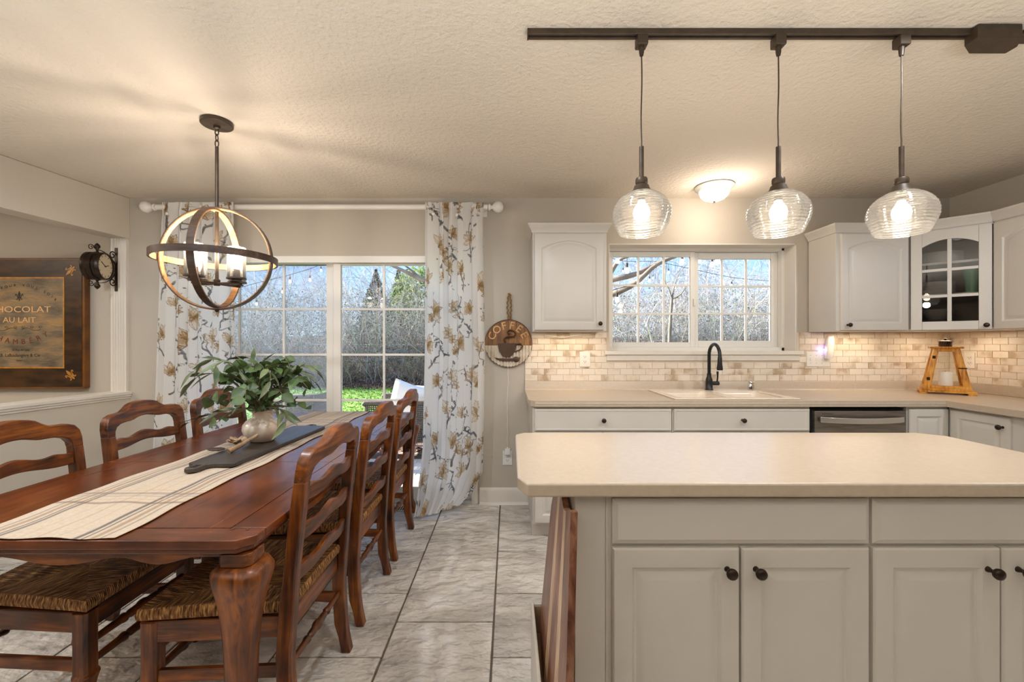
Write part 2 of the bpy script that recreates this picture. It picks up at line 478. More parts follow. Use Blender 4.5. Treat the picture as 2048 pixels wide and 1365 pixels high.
class MB:
    def __init__(s):
        s.v = []
        s.f = []
        s.uv = None
    def add(s, vs_, fs_):
        b = len(s.v)
        s.v += [tuple(p) for p in vs_]
        s.f += [tuple(b + i for i in f) for f in fs_]
        return s
    def box(s, x0, x1, y0, y1, z0, z1):
        return s.add([(x0, y0, z0), (x1, y0, z0), (x1, y1, z0), (x0, y1, z0), (x0, y0, z1), (x1, y0, z1), (x1, y1, z1), (x0, y1, z1)],
                     [(0, 3, 2, 1), (4, 5, 6, 7), (0, 1, 5, 4), (1, 2, 6, 5), (2, 3, 7, 6), (3, 0, 4, 7)])
    def prism(s, poly, a0, a1, plane='xy'):
        def P(p, a):
            return {'xy': (p[0], p[1], a), 'xz': (p[0], a, p[1]), 'yz': (a, p[0], p[1])}[plane]
        n = len(poly)
        return s.add([P(p, a0) for p in poly] + [P(p, a1) for p in poly],
                     [tuple(range(n))[::-1], tuple(range(n, 2 * n))] + [(i, (i + 1) % n, n + (i + 1) % n, n + i) for i in range(n)])
    def lathe(s, prof, c=(0, 0, 0), seg=24, axis='z', closed=False):
        vs_, fs_ = [], []
        for r, z in prof:
            for k in range(seg):
                a = 2 * PI * k / seg
                x, y = r * math.cos(a), r * math.sin(a)
                q = {'z': (x, y, z), 'y': (x, z, y), 'x': (z, x, y)}[axis]
                vs_.append((q[0] + c[0], q[1] + c[1], q[2] + c[2]))
        n = len(prof)
        for i in range(n - 1 if not closed else n):
            for k in range(seg):
                k2 = (k + 1) % seg
                j = (i + 1) % n
                fs_.append((i * seg + k, i * seg + k2, j * seg + k2, j * seg + k))
        if not closed:
            if prof[0][0] > 1e-6:
                fs_.append(tuple(range(seg))[::-1])
            if prof[-1][0] > 1e-6:
                fs_.append(tuple((n - 1) * seg + k for k in range(seg)))
        return s.add(vs_, fs_)
    def tube(s, pts, rad, seg=8, caps=True, flat=None):
        pts = [Vector(p) for p in pts]
        n = len(pts)
        if not hasattr(rad, '__len__'):
            rad = [rad] * n
        vs_, fs_ = [], []
        up = Vector((0, 0, 1))
        T0 = (pts[1] - pts[0]).normalized()
        if abs(T0.dot(up)) > 0.95:
            up = Vector((1, 0, 0))
        U = T0.cross(up).normalized()
        for i, p in enumerate(pts):
            T = (pts[min(i + 1, n - 1)] - pts[max(i - 1, 0)])
            if T.length < 1e-9:
                T = T0
            T = T.normalized()
            U = (U - T * U.dot(T))
            if U.length < 1e-6:
                U = T.orthogonal()
            U.normalize()
            V = T.cross(U)
            for k in range(seg):
                a = 2 * PI * k / seg
                vs_.append(p + (U * math.cos(a) + V * math.sin(a) * (flat or 1)) * rad[i])
        for i in range(n - 1):
            for k in range(seg):
                k2 = (k + 1) % seg
                fs_.append((i * seg + k, i * seg + k2, (i + 1) * seg + k2, (i + 1) * seg + k))
        if caps:
            fs_.append(tuple(range(seg))[::-1])
            fs_.append(tuple((n - 1) * seg + k for k in range(seg)))
        return s.add(vs_, fs_)
    def ribbon(s, pairs, mapf, t0, t1, closed=False):
        """pairs of 2-D points (outer, inner) swept with thickness t0..t1 through mapf(a, b, t)"""
        vs_, fs_ = [], []
        for (o, i) in pairs:
            vs_ += [mapf(o[0], o[1], t0), mapf(i[0], i[1], t0), mapf(i[0], i[1], t1), mapf(o[0], o[1], t1)]
        n = len(pairs)
        for k in range(n if closed else n - 1):
            a, b = 4 * k, 4 * ((k + 1) % n)
            for j in range(4):
                j2 = (j + 1) % 4
                fs_.append((a + j, a + j2, b + j2, b + j))
        if not closed:
            fs_.append((3, 2, 1, 0))
            e_ = 4 * (n - 1)
            fs_.append((e_, e_ + 1, e_ + 2, e_ + 3))
        return s.add(vs_, fs_)
    def loft(s, secs):
        """secs: list of (cx, cy, z, hx, hy) rectangular sections"""
        vs_, fs_ = [], []
        for cx, cy, z, hx, hy in secs:
            c = 0.35
            for sx, sy in ((-1, -1 + c), (-1 + c, -1), (1 - c, -1), (1, -1 + c), (1, 1 - c), (1 - c, 1), (-1 + c, 1), (-1, 1 - c)):
                vs_.append((cx + sx * hx, cy + sy * hy, z))
        n = len(secs)
        for i in range(n - 1):
            for k in range(8):
                k2 = (k + 1) % 8
                fs_.append((i * 8 + k, i * 8 + k2, (i + 1) * 8 + k2, (i + 1) * 8 + k))
        fs_.append(tuple(range(8))[::-1])
        fs_.append(tuple((n - 1) * 8 + k for k in range(8)))
        return s.add(vs_, fs_)
    def ball(s, c, r, seg=16, rings=10, sc=(1, 1, 1)):
        vs_, fs_ = [], []
        for i in range(rings + 1):
            th = PI * i / rings
            for k in range(seg):
                a = 2 * PI * k / seg
                vs_.append((c[0] + r * sc[0] * math.sin(th) * math.cos(a), c[1] + r * sc[1] * math.sin(th) * math.sin(a), c[2] + r * sc[2] * math.cos(th)))
        for i in range(rings):
            for k in range(seg):
                k2 = (k + 1) % seg
                fs_.append((i * seg + k, (i + 1) * seg + k, (i + 1) * seg + k2, i * seg + k2))
        return s.add(vs_, fs_)
    def xf(s, mtx, start=0):
        for i in range(start, len(s.v)):
            s.v[i] = tuple(mtx @ Vector(s.v[i]))
        return s
    def build(s, name, m, parent=None, bevel=0.0, smooth=35, local=False, seg=2, fix=True):
        me = bpy.data.meshes.new(name)
        vs_ = s.v
        if parent is not None and not local:
            inv = world_of(parent).inverted()
            vs_ = [tuple(inv @ Vector(p)) for p in vs_]
        me.from_pydata(vs_, [], s.f)
        if fix:
            import bmesh
            bm = bmesh.new()
            bm.from_mesh(me)
            bmesh.ops.recalc_face_normals(bm, faces=bm.faces)
            bm.to_mesh(me)
            bm.free()
        me.materials.append(m)
        if smooth:
            me.shade_smooth()
            me.set_sharp_from_angle(angle=R(smooth))
        o = bpy.data.objects.new(name, me)
        COL.objects.link(o)
        if parent is not None:
            o.parent = parent
        if bevel:
            md = o.modifiers.new('bevel', 'BEVEL')
            md.width = bevel
            md.segments = seg
            md.limit_method = 'ANGLE'
            md.angle_limit = R(38)
            md.harden_normals = True
        return o

def tag(o, label=None, cat=None, group=None, kind=None):
    if label: o['label'] = label
    if cat: o['category'] = cat
    if group: o['group'] = group
    if kind: o['kind'] = kind
    return o

def thing(name, label, cat, loc=(0, 0, 0), rotz=0.0, group=None):
    o = bpy.data.objects.new(name, None)
    COL.objects.link(o)
    o.empty_display_size = 0.1
    o.location = loc
    o.rotation_euler = (0, 0, rotz)
    return tag(o, label, cat, group)

def struct(name, mb, m, parent=None, **kw):
    o = mb.build(name, m, parent, **kw)
    if parent is None:
        o['kind'] = 'structure'
    return o

def box(x0, x1, y0, y1, z0, z1):
    return MB().box(x0, x1, y0, y1, z0, z1)

def copy_tree(o, parent=None):
    c = o.copy()
    COL.objects.link(c)
    c.parent = parent
    for ch in list(o.children):
        copy_tree(ch, c)
    return c

def text_obj(name, s_, size, m, parent, mtx, extrude=0.0008, align='CENTER', sx=1.0):
    cu = bpy.data.curves.new('lettering', 'FONT')
    cu.body = s_
    cu.size = size
    cu.extrude = extrude
    cu.align_x = align
    cu.resolution_u = 3
    tmp = bpy.data.objects.new('lettering', cu)
    COL.objects.link(tmp)
    dg = bpy.context.evaluated_depsgraph_get()
    me = bpy.data.meshes.new_from_object(tmp.evaluated_get(dg))
    bpy.data.objects.remove(tmp)
    me.transform(mtx @ Matrix.Diagonal((sx, 1, 1, 1)))
    me.materials.clear()
    me.materials.append(m)
    o = bpy.data.objects.new(name, me)
    COL.objects.link(o)
    if parent is not None:
        me.transform(world_of(parent).inverted())
        o.parent = parent
    return o

def face_south(x, y, z):       # text standing upright, facing -Y
    return Matrix.Translation((x, y, z)) @ Matrix.Rotation(R(90), 4, 'X')

def interp(tab, x):
    xs = [a for a, _ in tab]
    ys = [b for _, b in tab]
    return float(np.interp(x, xs, ys))

# ================================================================== SETTING
DX0, DX1, DZ = -2.60, -0.25, 1.985          # sliding door opening
WX0, WX1, WZ0, WZ1 = 0.80, 2.30, 1.222, 2.083   # window opening
WT = 0.17
LX, RX = -7.0, 3.53
YR = -5.2
# floor: grout bed with tiles
floor = struct('floor', box(LX, RX + 0.2, YR, YB + 0.17, -0.08, -0.006), M['grout'])
tile_me = None
tw, td = 0.4513, 0.4516
GX, GY = -0.0703, 1.993
cnt = 0
far_mb = MB()
for k in range(-15, 9):
    x0 = GX + tw * k
    offs = 0.0 if k % 2 else -0.225
    for j in range(-13, 5):
        y0 = GY + offs + td * j
        y1 = y0 + td
        a0, a1, b0, b1 = x0 + 0.004, x0 + tw - 0.004, y0 + 0.004, y1 - 0.004
        b1 = min(b1, YB - 0.001)
        a1 = min(a1, RX)
        a0 = max(a0, LX)
        if b1 - b0 < 0.02 or a1 - a0 < 0.02 or b0 < YR:
            continue
        dz = random.uniform(-0.0008, 0.0008)
        near = y0 > 0.7 and a0 > -4.6
        if near and cnt < 295:
            o = box(a0, a1, b0, b1, -0.03, dz).build('floor_tile', M['tile_floor'], floor, bevel=0.003, seg=1)
            cnt += 1
        else:
            far_mb.box(a0, a1, b0, b1, -0.03, dz)
o = far_mb.build('floor_tiles_beyond', M['tile_floor'], floor)
o['kind'] = 'stuff'

struct('ceiling', box(LX, RX + 0.2, YR, YB + 0.17, H, H + 0.1), M['ceiling'])
wb_ = MB()
yo = YB + WT
wb_.box(LX, DX0, YB, yo, 0, H).box(DX0, DX1, YB, yo, DZ, H).box(DX1, WX0, YB, yo, 0, H)
wb_.box(WX0, WX1, YB, yo, 0, WZ0).box(WX0, WX1, YB, yo, WZ1, H).box(WX1, RX + 0.2, YB, yo, 0, H)
wall_back = struct('wall_back', wb_, M['wall'])
wall_right = struct('wall_right', box(RX, RX + 0.15, YR, YB, 0, H), M['wall'])
struct('wall_left', box(LX - 0.15, LX, YR, YB + 0.17, 0, H), M['wall'])
rw = MB().box(LX, RX + 0.2, YR - 0.15, YR, 0, H)
struct('wall_rear', rw, M['rear_wall'])
struct('wall_siding', box(LX - 0.15, RX + 3, yo, yo + 0.02, -0.3, 0).box(-5, 5, yo, yo + 0.02, 2.13, 3.0).box(DX1 + 0.06, WX0 - 0.06, yo, yo + 0.02, 0, 2.13), M['siding'])

# left knee wall, beam and fluted casing (the partition runs slightly off square)
SK = 0.107
def kx(Y):
    return -3.037 - SK * (YB - Y)
def skew_box(mb, d0, d1, Y0, Y1, z0, z1):
    return mb.prism([(kx(Y0) + d0, Y0), (kx(Y0) + d1, Y0), (kx(Y1) + d1, Y1), (kx(Y1) + d0, Y1)], z0, z1, 'xy')
struct('wall_partition', skew_box(MB(), -0.13, 0.0, -1.5, YB, 0, 0.845), M['beam'])
cap = MB()
skew_box(cap, -0.155, 0.022, -1.5, YB, 0.878, 0.902)
skew_box(cap, -0.150, 0.016, -1.5, YB, 0.862, 0.878)
skew_box(cap, -0.142, 0.008, -1.5, YB, 0.845, 0.862)
struct('trim_1', cap, M['trim'], bevel=0.004)
struct('ceiling_beam', skew_box(MB(), -0.15, 0.0, -1.5, YB, 2.123, H - 0.001), M['beam'], bevel=0.004)
flute = []
px0, px1 = -3.172, -3.048
flute.append((px0, YB))
flute.append((px0, YB - 0.022))
n = 5
for i in range(n):
    a = px0 + 0.014 + i * 0.0205
    flute += [(a, YB - 0.022), (a + 0.003, YB - 0.015), (a + 0.008, YB - 0.0125), (a + 0.013, YB - 0.015), (a + 0.016, YB - 0.022)]
flute += [(px1, YB - 0.022), (px1, YB)]
struct('trim_2', MB().prism(flute, 0.902, 2.123, 'xy'), M['trim'], smooth=20)

# baseboards
def baseboard(name, x0, x1):
    mb = MB().prism([(YB, 0), (YB - 0.016, 0), (YB - 0.016, 0.105), (YB - 0.012, 0.118), (YB - 0.006, 0.13), (YB, 0.13)], x0, x1, 'yz')
    mb.prism([(YB - 0.016, 0), (YB - 0.034, 0), (YB - 0.030, 0.012), (YB - 0.022, 0.018), (YB - 0.016, 0.02)], x0, x1, 'yz')
    struct(name, mb, M['trim'])
baseboard('baseboard_back', -0.235, 0.16)
baseboard('baseboard_left', -4.8, DX0 - 0.02)

# ------------------------------------------------------------------ window over the sink
YW = yo                                  # room-side plane of the window unit
win = struct('window_1', MB()
    .box(WX0, WX1, YW - 0.03, YW + 0.06, WZ1 - 0.028, WZ1).box(WX0, WX1, YW - 0.03, YW + 0.06, WZ0, WZ0 + 0.03)
    .box(WX0, WX0 + 0.03, YW - 0.03, YW + 0.06, WZ0, WZ1).box(WX1 - 0.028, WX1, YW - 0.03, YW + 0.06, WZ0, WZ1), M['white'], bevel=0.003)
struct('window_reveal', MB().box(WX0 - 0.001, WX0 + 0.006, YB - 0.001, YW - 0.024, WZ0, WZ1).box(WX1 - 0.006, WX1 + 0.001, YB - 0.001, YW - 0.024, WZ0, WZ1)
       .box(WX0, WX1, YB - 0.001, YW - 0.024, WZ1 - 0.006, WZ1 + 0.001), M['trim'], win)
def sash(parent, x0, x1, z0, z1, y, fw, nx, nz, glass, thick=0.03):
    mb = MB()
    mb.box(x0, x0 + fw, y, y + thick, z0, z1).box(x1 - fw, x1, y, y + thick, z0, z1)
    mb.box(x0 + fw, x1 - fw, y, y + thick, z0, z0 + fw).box(x0 + fw, x1 - fw, y, y + thick, z1 - fw, z1)
    s_ = mb.build('sash', M['white'], parent, bevel=0.003)
    gx0, gx1, gz0, gz1 = x0 + fw, x1 - fw, z0 + fw, z1 - fw
    w, h = (gx1 - gx0) / nx, (gz1 - gz0) / nz
    for i in range(1, nx):
        box(gx0 + i * w - 0.008, gx0 + i * w + 0.008, y + 0.008, y + 0.022, gz0, gz1).build('muntin', M['white'], s_, bevel=0.002)
    for j in range(1, nz):
        box(gx0, gx1, y + 0.007, y + 0.021, gz0 + j * h - 0.008, gz0 + j * h + 0.008).build('muntin', M['white'], s_, bevel=0.002)
    box(gx0 - 0.005, gx1 + 0.005, y + 0.013, y + 0.0145, gz0 - 0.005, gz1 + 0.005).build('glass_pane', glass, s_)
    return s_
sash(win, WX0 + 0.028, 1.560, WZ0 + 0.03, WZ1 - 0.03, YW - 0.012, 0.042, 3, 3, M['glass'])
sash(win, 1.545, WX1 - 0.03, WZ0 + 0.03, WZ1 - 0.03, YW + 0.02, 0.055, 3, 3, M['glass'])
box(1.540, 1.556, YW - 0.03, YW - 0.008, 1.60, 1.66).build('sash_latch', M['white'], win, bevel=0.003)
struct('window_sill', MB().box(WX0 - 0.04, WX1 + 0.04, YB - 0.035, YW - 0.03, WZ0 - 0.028, WZ0 + 0.002).box(WX0 - 0.02, WX1 + 0.02, YB - 0.02, YB - 0.001, WZ0 - 0.075, WZ0 - 0.028), M['trim'], win, bevel=0.004)

# ------------------------------------------------------------------ sliding door
YD = YB + 0.06
dr = MB().box(DX0, DX1, YB - 0.012, YB + 0.15, DZ - 0.055, DZ).box(DX0, DX0 + 0.05, YB - 0.012, YB + 0.15, 0, DZ - 0.055).box(DX1 - 0.05, DX1, YB - 0.012, YB + 0.15, 0, DZ - 0.055)
door1 = struct('door_1', dr, M['white'], bevel=0.004)
box(DX0, DX1, YB - 0.005, YB + 0.17, -0.02, 0.022).build('threshold', M['threshold'], door1, bevel=0.004)
def slider(x0, x1, y, z0, z1, gx0, gx1, gz0, gz1, glass, cols, rows):
    mb = MB().box(x0, gx0, y, y + 0.04, z0, z1).box(gx1, x1, y, y + 0.04, z0, z1).box(gx0, gx1, y, y + 0.04, z0, gz0).box(gx0, gx1, y, y + 0.04, gz1, z1)
    s_ = mb.build('door_panel', M['white'], door1, bevel=0.004)
    for c in cols:
        box(c - 0.009, c + 0.009, y + 0.012, y + 0.026, gz0, gz1).build('muntin', M['white'], s_, bevel=0.002)
    for c in rows:
        box(gx0, gx1, y + 0.011, y + 0.025, c - 0.009, c + 0.009).build('muntin', M['white'], s_, bevel=0.002)
    box(gx0 - 0.004, gx1 + 0.004, y + 0.018, y + 0.020, gz0 - 0.004, gz1 + 0.004).build('glass_pane', glass, s_)
rows_ = [CZ - (p - VY) * 3.56 / F for p in (619, 710, 801, 892)]
zt_ = CZ - (530 - VY) * 3.56 / F
def xd(p, Y=3.56): return (p - VX) * Y / F
slider(DX0 + 0.05, xd(672), YB + 0.085, 0.022, DZ - 0.055, DX0 + 0.12, xd(655), 0.12, zt_, M['glass_hazy'], [xd(568.5), xd(480), xd(392)], rows_)
rows2 = [CZ - (p - VY) * 3.50 / F for p in (619, 710, 801, 892)]
slider(xd(668, 3.5), DX1 - 0.05, YB + 0.03, 0.022, DZ - 0.055, xd(683, 3.5), DX1 - 0.12, 0.12, CZ - (531 - VY) * 3.5 / F, M['glass'], [xd(768, 3.5), xd(853, 3.5), xd(938, 3.5)], rows2)

# ------------------------------------------------------------------ backsplash tiles on walls
bed = MB().box(0.128, WX0, YB - 0.006, YB, 0.985, 1.372).box(WX0, WX1, YB - 0.006, YB, 0.985, WZ0).box(WX1, RX, YB - 0.006, YB, 0.985, 1.372)
bed.build('tile_bed', M['wallgrout'], wall_back)
TH, TWd = 0.0489, 0.1016
for r in range(8):
    z0 = 0.985 + r * TH
    x = 0.128 - (0.0508 if r % 2 else 0)
    while x < RX:
        w = TWd
        a0, a1 = max(x, 0.128), min(x + w, RX - 0.007)
        x += w
        segs = [(a0, a1)]
        if z0 + TH > WZ0 - 0.075:
            lo, hi = (WX0 - 0.02, WX1 + 0.02)
            segs = []
            if a0 < lo: segs.append((a0, min(a1, lo)))
            if a1 > hi: segs.append((max(a0, hi), a1))
        for q0, q1 in segs:
            if q1 - q0 > 0.012:
                d = random.uniform(0, 0.0012)
                box(q0 + 0.001, q1 - 0.001, YB - 0.0095 - d, YB - 0.005, z0 + 0.001, min(z0 + TH - 0.001, 1.372)).build('wall_tile', M['marble'], wall_back, bevel=0.001, seg=1)
box(RX - 0.006, RX, 1.9, YB, 0.985, 1.372).build('tile_bed', M['wallgrout'], wall_right)
for r in range(8):
    z0 = 0.985 + r * TH
    y = YB - 0.010 - (0.0508 if r % 2 else 0.1016)
    first = True
    while y > 2.1:
        y1 = YB - 0.0105 if first else y + TWd
        d = random.uniform(0, 0.0012)
        box(RX - 0.0095 - d, RX - 0.005, y + 0.001, y1 - 0.001, z0 + 0.001, min(z0 + TH - 0.001, 1.372)).build('wall_tile', M['marble'], wall_right, bevel=0.001, seg=1)
        first = False
        y -= TWd

# ================================================================== CABINETS
CB = 0.003
def door_mesh(w, h, arch=0.0, t=0.019, frame=0.055, flat=False):
    """raised panel door in local coordinates: x 0..w, z 0..h, front towards -y"""
    N = 11
    def loop(ins, dep, ar):
        pts = [(ins, -dep, ins), (w - ins, -dep, ins)]
        x0, x1 = ins, w - ins
        for i in range(N):
            f = i / (N - 1)
            x = x1 + (x0 - x1) * f
            q = abs(2 * f - 1)
            drop = ar * (q ** 1.8) if ar else 0
            pts.append((x, -dep, h - ins - drop))
        return pts
    if flat:
        spec = [(0, 0, 0), (0, t * 0.72, 0), (0.006, t, 0), (0.012, t, 0), (0.015, t - 0.003, 0)]
        if flat == 'ledge':
            spec = [(0, 0, 0), (0, t * 0.55, 0), (0.008, t * 0.7, 0), (0.014, t, 0), (0.015, t, 0)]
    else:
        spec = [(0, 0, 0), (0, t - 0.006, 0), (0.004, t - 0.001, 0), (0.008, t, 0), (frame - 0.004, t, arch), (frame, t - 0.003, arch), (frame + 0.004, t - 0.008, arch),
                (frame + 0.011, t - 0.009, arch), (frame + 0.030, t - 0.001, arch), (frame + 0.034, t, arch)]
    mb = MB()
    loops = [loop(*s_) for s_ in spec]
    n_ = len(loops[0])
    for L in loops:
        mb.v += L
    for i in range(len(loops) - 1):
        for k in range(n_):
            k2 = (k + 1) % n_
            mb.f.append((i * n_ + k, i * n_ + k2, (i + 1) * n_ + k2, (i + 1) * n_ + k))
    mb.f.append(tuple(range(n_)))
    b = (len(loops) - 1) * n_
    mb.f.append(tuple(range(b, b + n_)))
    return mb
def place(origin, ang):
    """local x runs along ang in plan; front side is on the right-hand (-y local)"""
    return Matrix.Translation(origin) @ Matrix.Rotation(ang, 4, 'Z')
def knob(parent, mtx, x, z, t=0.019, s=1.0):
    prof = [(0.008, 0), (0.0075, 0.004), (0.0055, 0.007), (0.005, 0.013), (0.008, 0.017), (0.0135, 0.022), (0.0155, 0.028), (0.014, 0.033), (0.009, 0.036), (0.0, 0.037)]
    mb = MB()
    for i_ in range(1):
        mb.lathe([(r * s, -zz * s) for r, zz in prof], (x, -t, z), 16, 'y')
    mb.xf(mtx)
    return mb.build('knob', M['bronze'], parent, smooth=50)
def add_door(parent, mtx, x, z, w, h, arch=0.0, flat=False, knob_at=None, name='door', frame=0.055):
    mb = door_mesh(w, h, arch, flat=flat, frame=frame)
    mb.xf(mtx @ Matrix.Translation((x, 0, z)))
    d = mb.build(name, M['cabinet'], parent, smooth=25)
    if knob_at:
        knob(d, mtx, knob_at[0], knob_at[1])
    return d

# --- upper cabinets
UF = YB - 0.30          # face plane
UZ0, UZ1 = 1.374, 2.11
def crown(pts, name, parent):
    """moulding swept along plan points with outward normals on the right side"""
    prof = [(0.0, 2.095), (0.006, 2.095), (0.008, 2.108), (0.016, 2.122), (0.028, 2.140), (0.034, 2.148), (0.034, 2.160), (0.0, 2.160)]
    P = [Vector((p[0], p[1], 0)) for p in pts]
    ns = []
    for i in range(len(P)):
        dirs = []
        if i > 0: dirs.append((P[i] - P[i - 1]).normalized())
        if i < len(P) - 1: dirs.append((P[i + 1] - P[i]).normalized())
        nn = [Vector((d.y, -d.x, 0)) for d in dirs]
        m_ = sum(nn, Vector()).normalized()
        m_ = m_ / max(0.3, m_.dot(nn[0]))
        ns.append(m_)
    mb = MB()
    k = len(prof)
    for p, n_ in zip(P, ns):
        mb.v += [tuple(p + n_ * a + Vector((0, 0, z))) for a, z in prof]
    for i in range(len(P) - 1):
        for j in range(k):
            j2 = (j + 1) % k
            mb.f.append((i * k + j, i * k + j2, (i + 1) * k + j2, (i + 1) * k + j))
    mb.f.append(tuple(range(k)))
    mb.f.append(tuple(range((len(P) - 1) * k, len(P) * k)))
    return mb.build(name, M['cabinet'], parent, smooth=30)

ucl = thing('upper_cabinet', 'white single-door upper cabinet to the left of the kitchen window', 'cabinet', (0.44, YB - 0.15, UZ0))
box(0.172, 0.713, UF, YB - 0.011, UZ0, 2.10).build('body', M['cabinet'], ucl, bevel=CB)
add_door(ucl, Matrix.Identity(4) @ Matrix.Translation((0, UF, 0)), 0.184, UZ0 + 0.008, 0.505, 0.705, arch=0.055, knob_at=(0.660, UZ0 + 0.055))
crown([(0.172, YB - 0.012), (0.172, UF), (0.713, UF), (0.713, YB - 0.012)], 'crown_molding', ucl)

ucr = thing('upper_cabinet', 'white upper cabinet right of the window with sunlight on its side', 'cabinet', (2.67, YB - 0.15, UZ0))
box(2.392, 2.928, UF, YB - 0.011, UZ0, 2.10).build('body', M['cabinet'], ucr, bevel=CB)
add_door(ucr, Matrix.Translation((0, UF, 0)), 2.418, UZ0 + 0.006, 0.49, 0.705, arch=0.055, knob_at=(2.462, UZ0 + 0.045))
crown([(2.392, YB - 0.012), (2.392, UF), (2.926, UF)], 'crown_molding', ucr)

# diagonal corner cabinet with glazed door
A_ = Vector((2.932, UF, 0)); B_ = Vector((RX - 0.31, YB - 0.30 - (RX - 0.31 - 2.932), 0))
cc = thing('corner_cabinet', 'white diagonal corner cabinet with a six-pane glass door showing dishes', 'cabinet', (3.25, 3.2, UZ0))
cx = RX - 0.001
cyb = YB - 0.011
def corner_poly(i=0.0):
    return [(2.932 + i, cyb - i), (cx - 0.010 - i, cyb - i), (cx - 0.010 - i, B_.y + i), (B_.x + 0.0, B_.y + i * 1.4), (2.932 + i * 1.4, UF + 0.0 + i)]
th = 0.016
mb = MB()
pl = corner_poly()
mb.prism(pl, UZ0, UZ0 + 0.018, 'xy').prism(pl, 2.082, 2.10, 'xy')
mb.box(2.932, 2.932 + th, UF + 0.005, cyb, UZ0 + 0.018, 2.082)
mb.box(B_.x + 0.005, cx - 0.010, B_.y, B_.y + th, UZ0 + 0.018, 2.082)
mb.build('body', M['cabinet'], cc)
mb = MB().box(2.95, cx - 0.012, cyb - 0.008, cyb - 0.001, UZ0 + 0.02, 2.08).box(cx - 0.018, cx - 0.011, B_.y + 0.02, cyb - 0.008, UZ0 + 0.02, 2.08)
mb.build('back_panel', M['cab_in'], cc)
SHZ = [1.622, 1.848]
inner = [(2.952, cyb - 0.009), (cx - 0.020, cyb - 0.009), (cx - 0.020, B_.y + 0.02), (B_.x + 0.012, B_.y + 0.025), (2.957, UF + 0.02)]
for z in SHZ:
    MB().prism(inner, z, z + 0.016, 'xy').build('shelf', M['cabinet'], cc)
dv = (B_ - A_)
L_ = dv.length
ang = math.atan2(dv.y, dv.x)
mtx = place((A_.x, A_.y, 0), ang)
# glazed door: frame ring, curved top rail, muntins, pane
dw, dz0, dz1 = L_ - 0.012, UZ0 + 0.006, 2.085
dp = MB()
fx0, fx1 = 0.006, 0.006 + dw
st, br_, tr_ = 0.060, 0.060, 0.07
t_ = 0.019
dp.box(fx0, fx0 + st, -t_, 0, dz0, dz1).box(fx1 - st, fx1, -t_, 0, dz0, dz1).box(fx0 + st, fx1 - st, -t_, 0, dz0, dz0 + br_)
gx0, gx1 = fx0 + st, fx1 - st
pairs = []
for i in range(13):
    f_ = i / 12
    x_ = gx0 + (gx1 - gx0) * f_
    pairs.append(((x_, dz1), (x_, dz1 - tr_ - 0.045 * abs(2 * f_ - 1) ** 2)))
dp.ribbon(pairs, lambda a, b, t: (a, t, b), -t_, 0)
dp.xf(mtx)
gd = dp.build('door', M['cabinet'], cc, bevel=0.003)
gz0, gz1 = dz0 + br_, dz1 - tr_
xm = (gx0 + gx1) / 2
MB().box(xm - 0.011, xm + 0.011, -t_ + 0.002, -0.004, gz0, gz1).xf(mtx).build('muntin', M['cabinet'], gd, bevel=0.002)
for zz in (gz0 + 0.178, gz0 + 0.362):
    MB().box(gx0, gx1, -t_ + 0.003, -0.004, zz - 0.010, zz + 0.010).xf(mtx).build('muntin', M['cabinet'], gd, bevel=0.002)
MB().box(gx0 - 0.004, gx1 + 0.004, -0.010, -0.008, gz0 - 0.004, gz1 + 0.004).xf(mtx).build('glass_pane', M['glass_dark'], gd)
knob(gd, mtx, fx1 - 0.026, dz0 + 0.028)
crown([(A_.x + 0.003, A_.y - 0.003), (B_.x - 0.003, B_.y + 0.003)], 'crown_molding', cc)

urr = thing('upper_cabinet', 'white upper cabinet on the right wall, cut by the photo edge', 'cabinet', (3.37, 2.55, UZ0))
yr1 = B_.y - 0.004
yr0 = yr1 - 0.62
box(B_.x, RX - 0.011, yr0, yr1, UZ0, 2.10).build('body', M['cabinet'], urr, bevel=CB)
mr_ = place((B_.x, yr1, 0), R(-90))
add_door(urr, mr_, 0.012, UZ0 + 0.006, 0.50, 0.705, arch=0.055)
crown([(B_.x, yr1), (B_.x, yr0)], 'crown_molding', urr)

# dishes behind the glass
def plate_mesh(r, h=0.02):
    return MB().lathe([(0.0, 0), (r * 0.55, 0), (r * 0.6, 0.003), (r, h), (r + 0.002, h + 0.003), (r * 0.98, h + 0.004), (r * 0.58, 0.008), (0, 0.007)], (0, 0, 0), 28)
dc = Vector((3.185, 3.185))
base_plate = None
def stack(x, y, z, n_, r, step, label, group, m_):
    proto = None
    for i in range(n_):
        if proto is None:
            proto = plate_mesh(r).build('dinner_plate', m_, smooth=40)
            o = proto
        else:
            o = proto.copy()
            COL.objects.link(o)
        o.location = (x, y, z + i * step)
        top = n_ - 1 - i
        tag(o, ['topmost', 'second from top', 'third from top', 'fourth from top', 'fifth from top', 'sixth from top', 'lowest'][top if top < n_ - 1 else 6] + ' ' + label, 'plate', group)
stack(dc.x, dc.y, SHZ[1] + 0.017, 6, 0.12, 0.012, 'dark plate of the stack on the top shelf in the glass cabinet', 'plates on the top cabinet shelf', M['plate'])
stack(dc.x - 0.02, dc.y + 0.02, SHZ[0] + 0.017, 7, 0.11, 0.012, 'grey plate of the stack beside the green cup', 'plates on the middle cabinet shelf', M['plate'])
stack(dc.x, dc.y + 0.02, UZ0 + 0.019, 3, 0.13, 0.018, 'wide platter under the bowl in the glass cabinet', 'platters on the cabinet floor', M['plate_dark'])
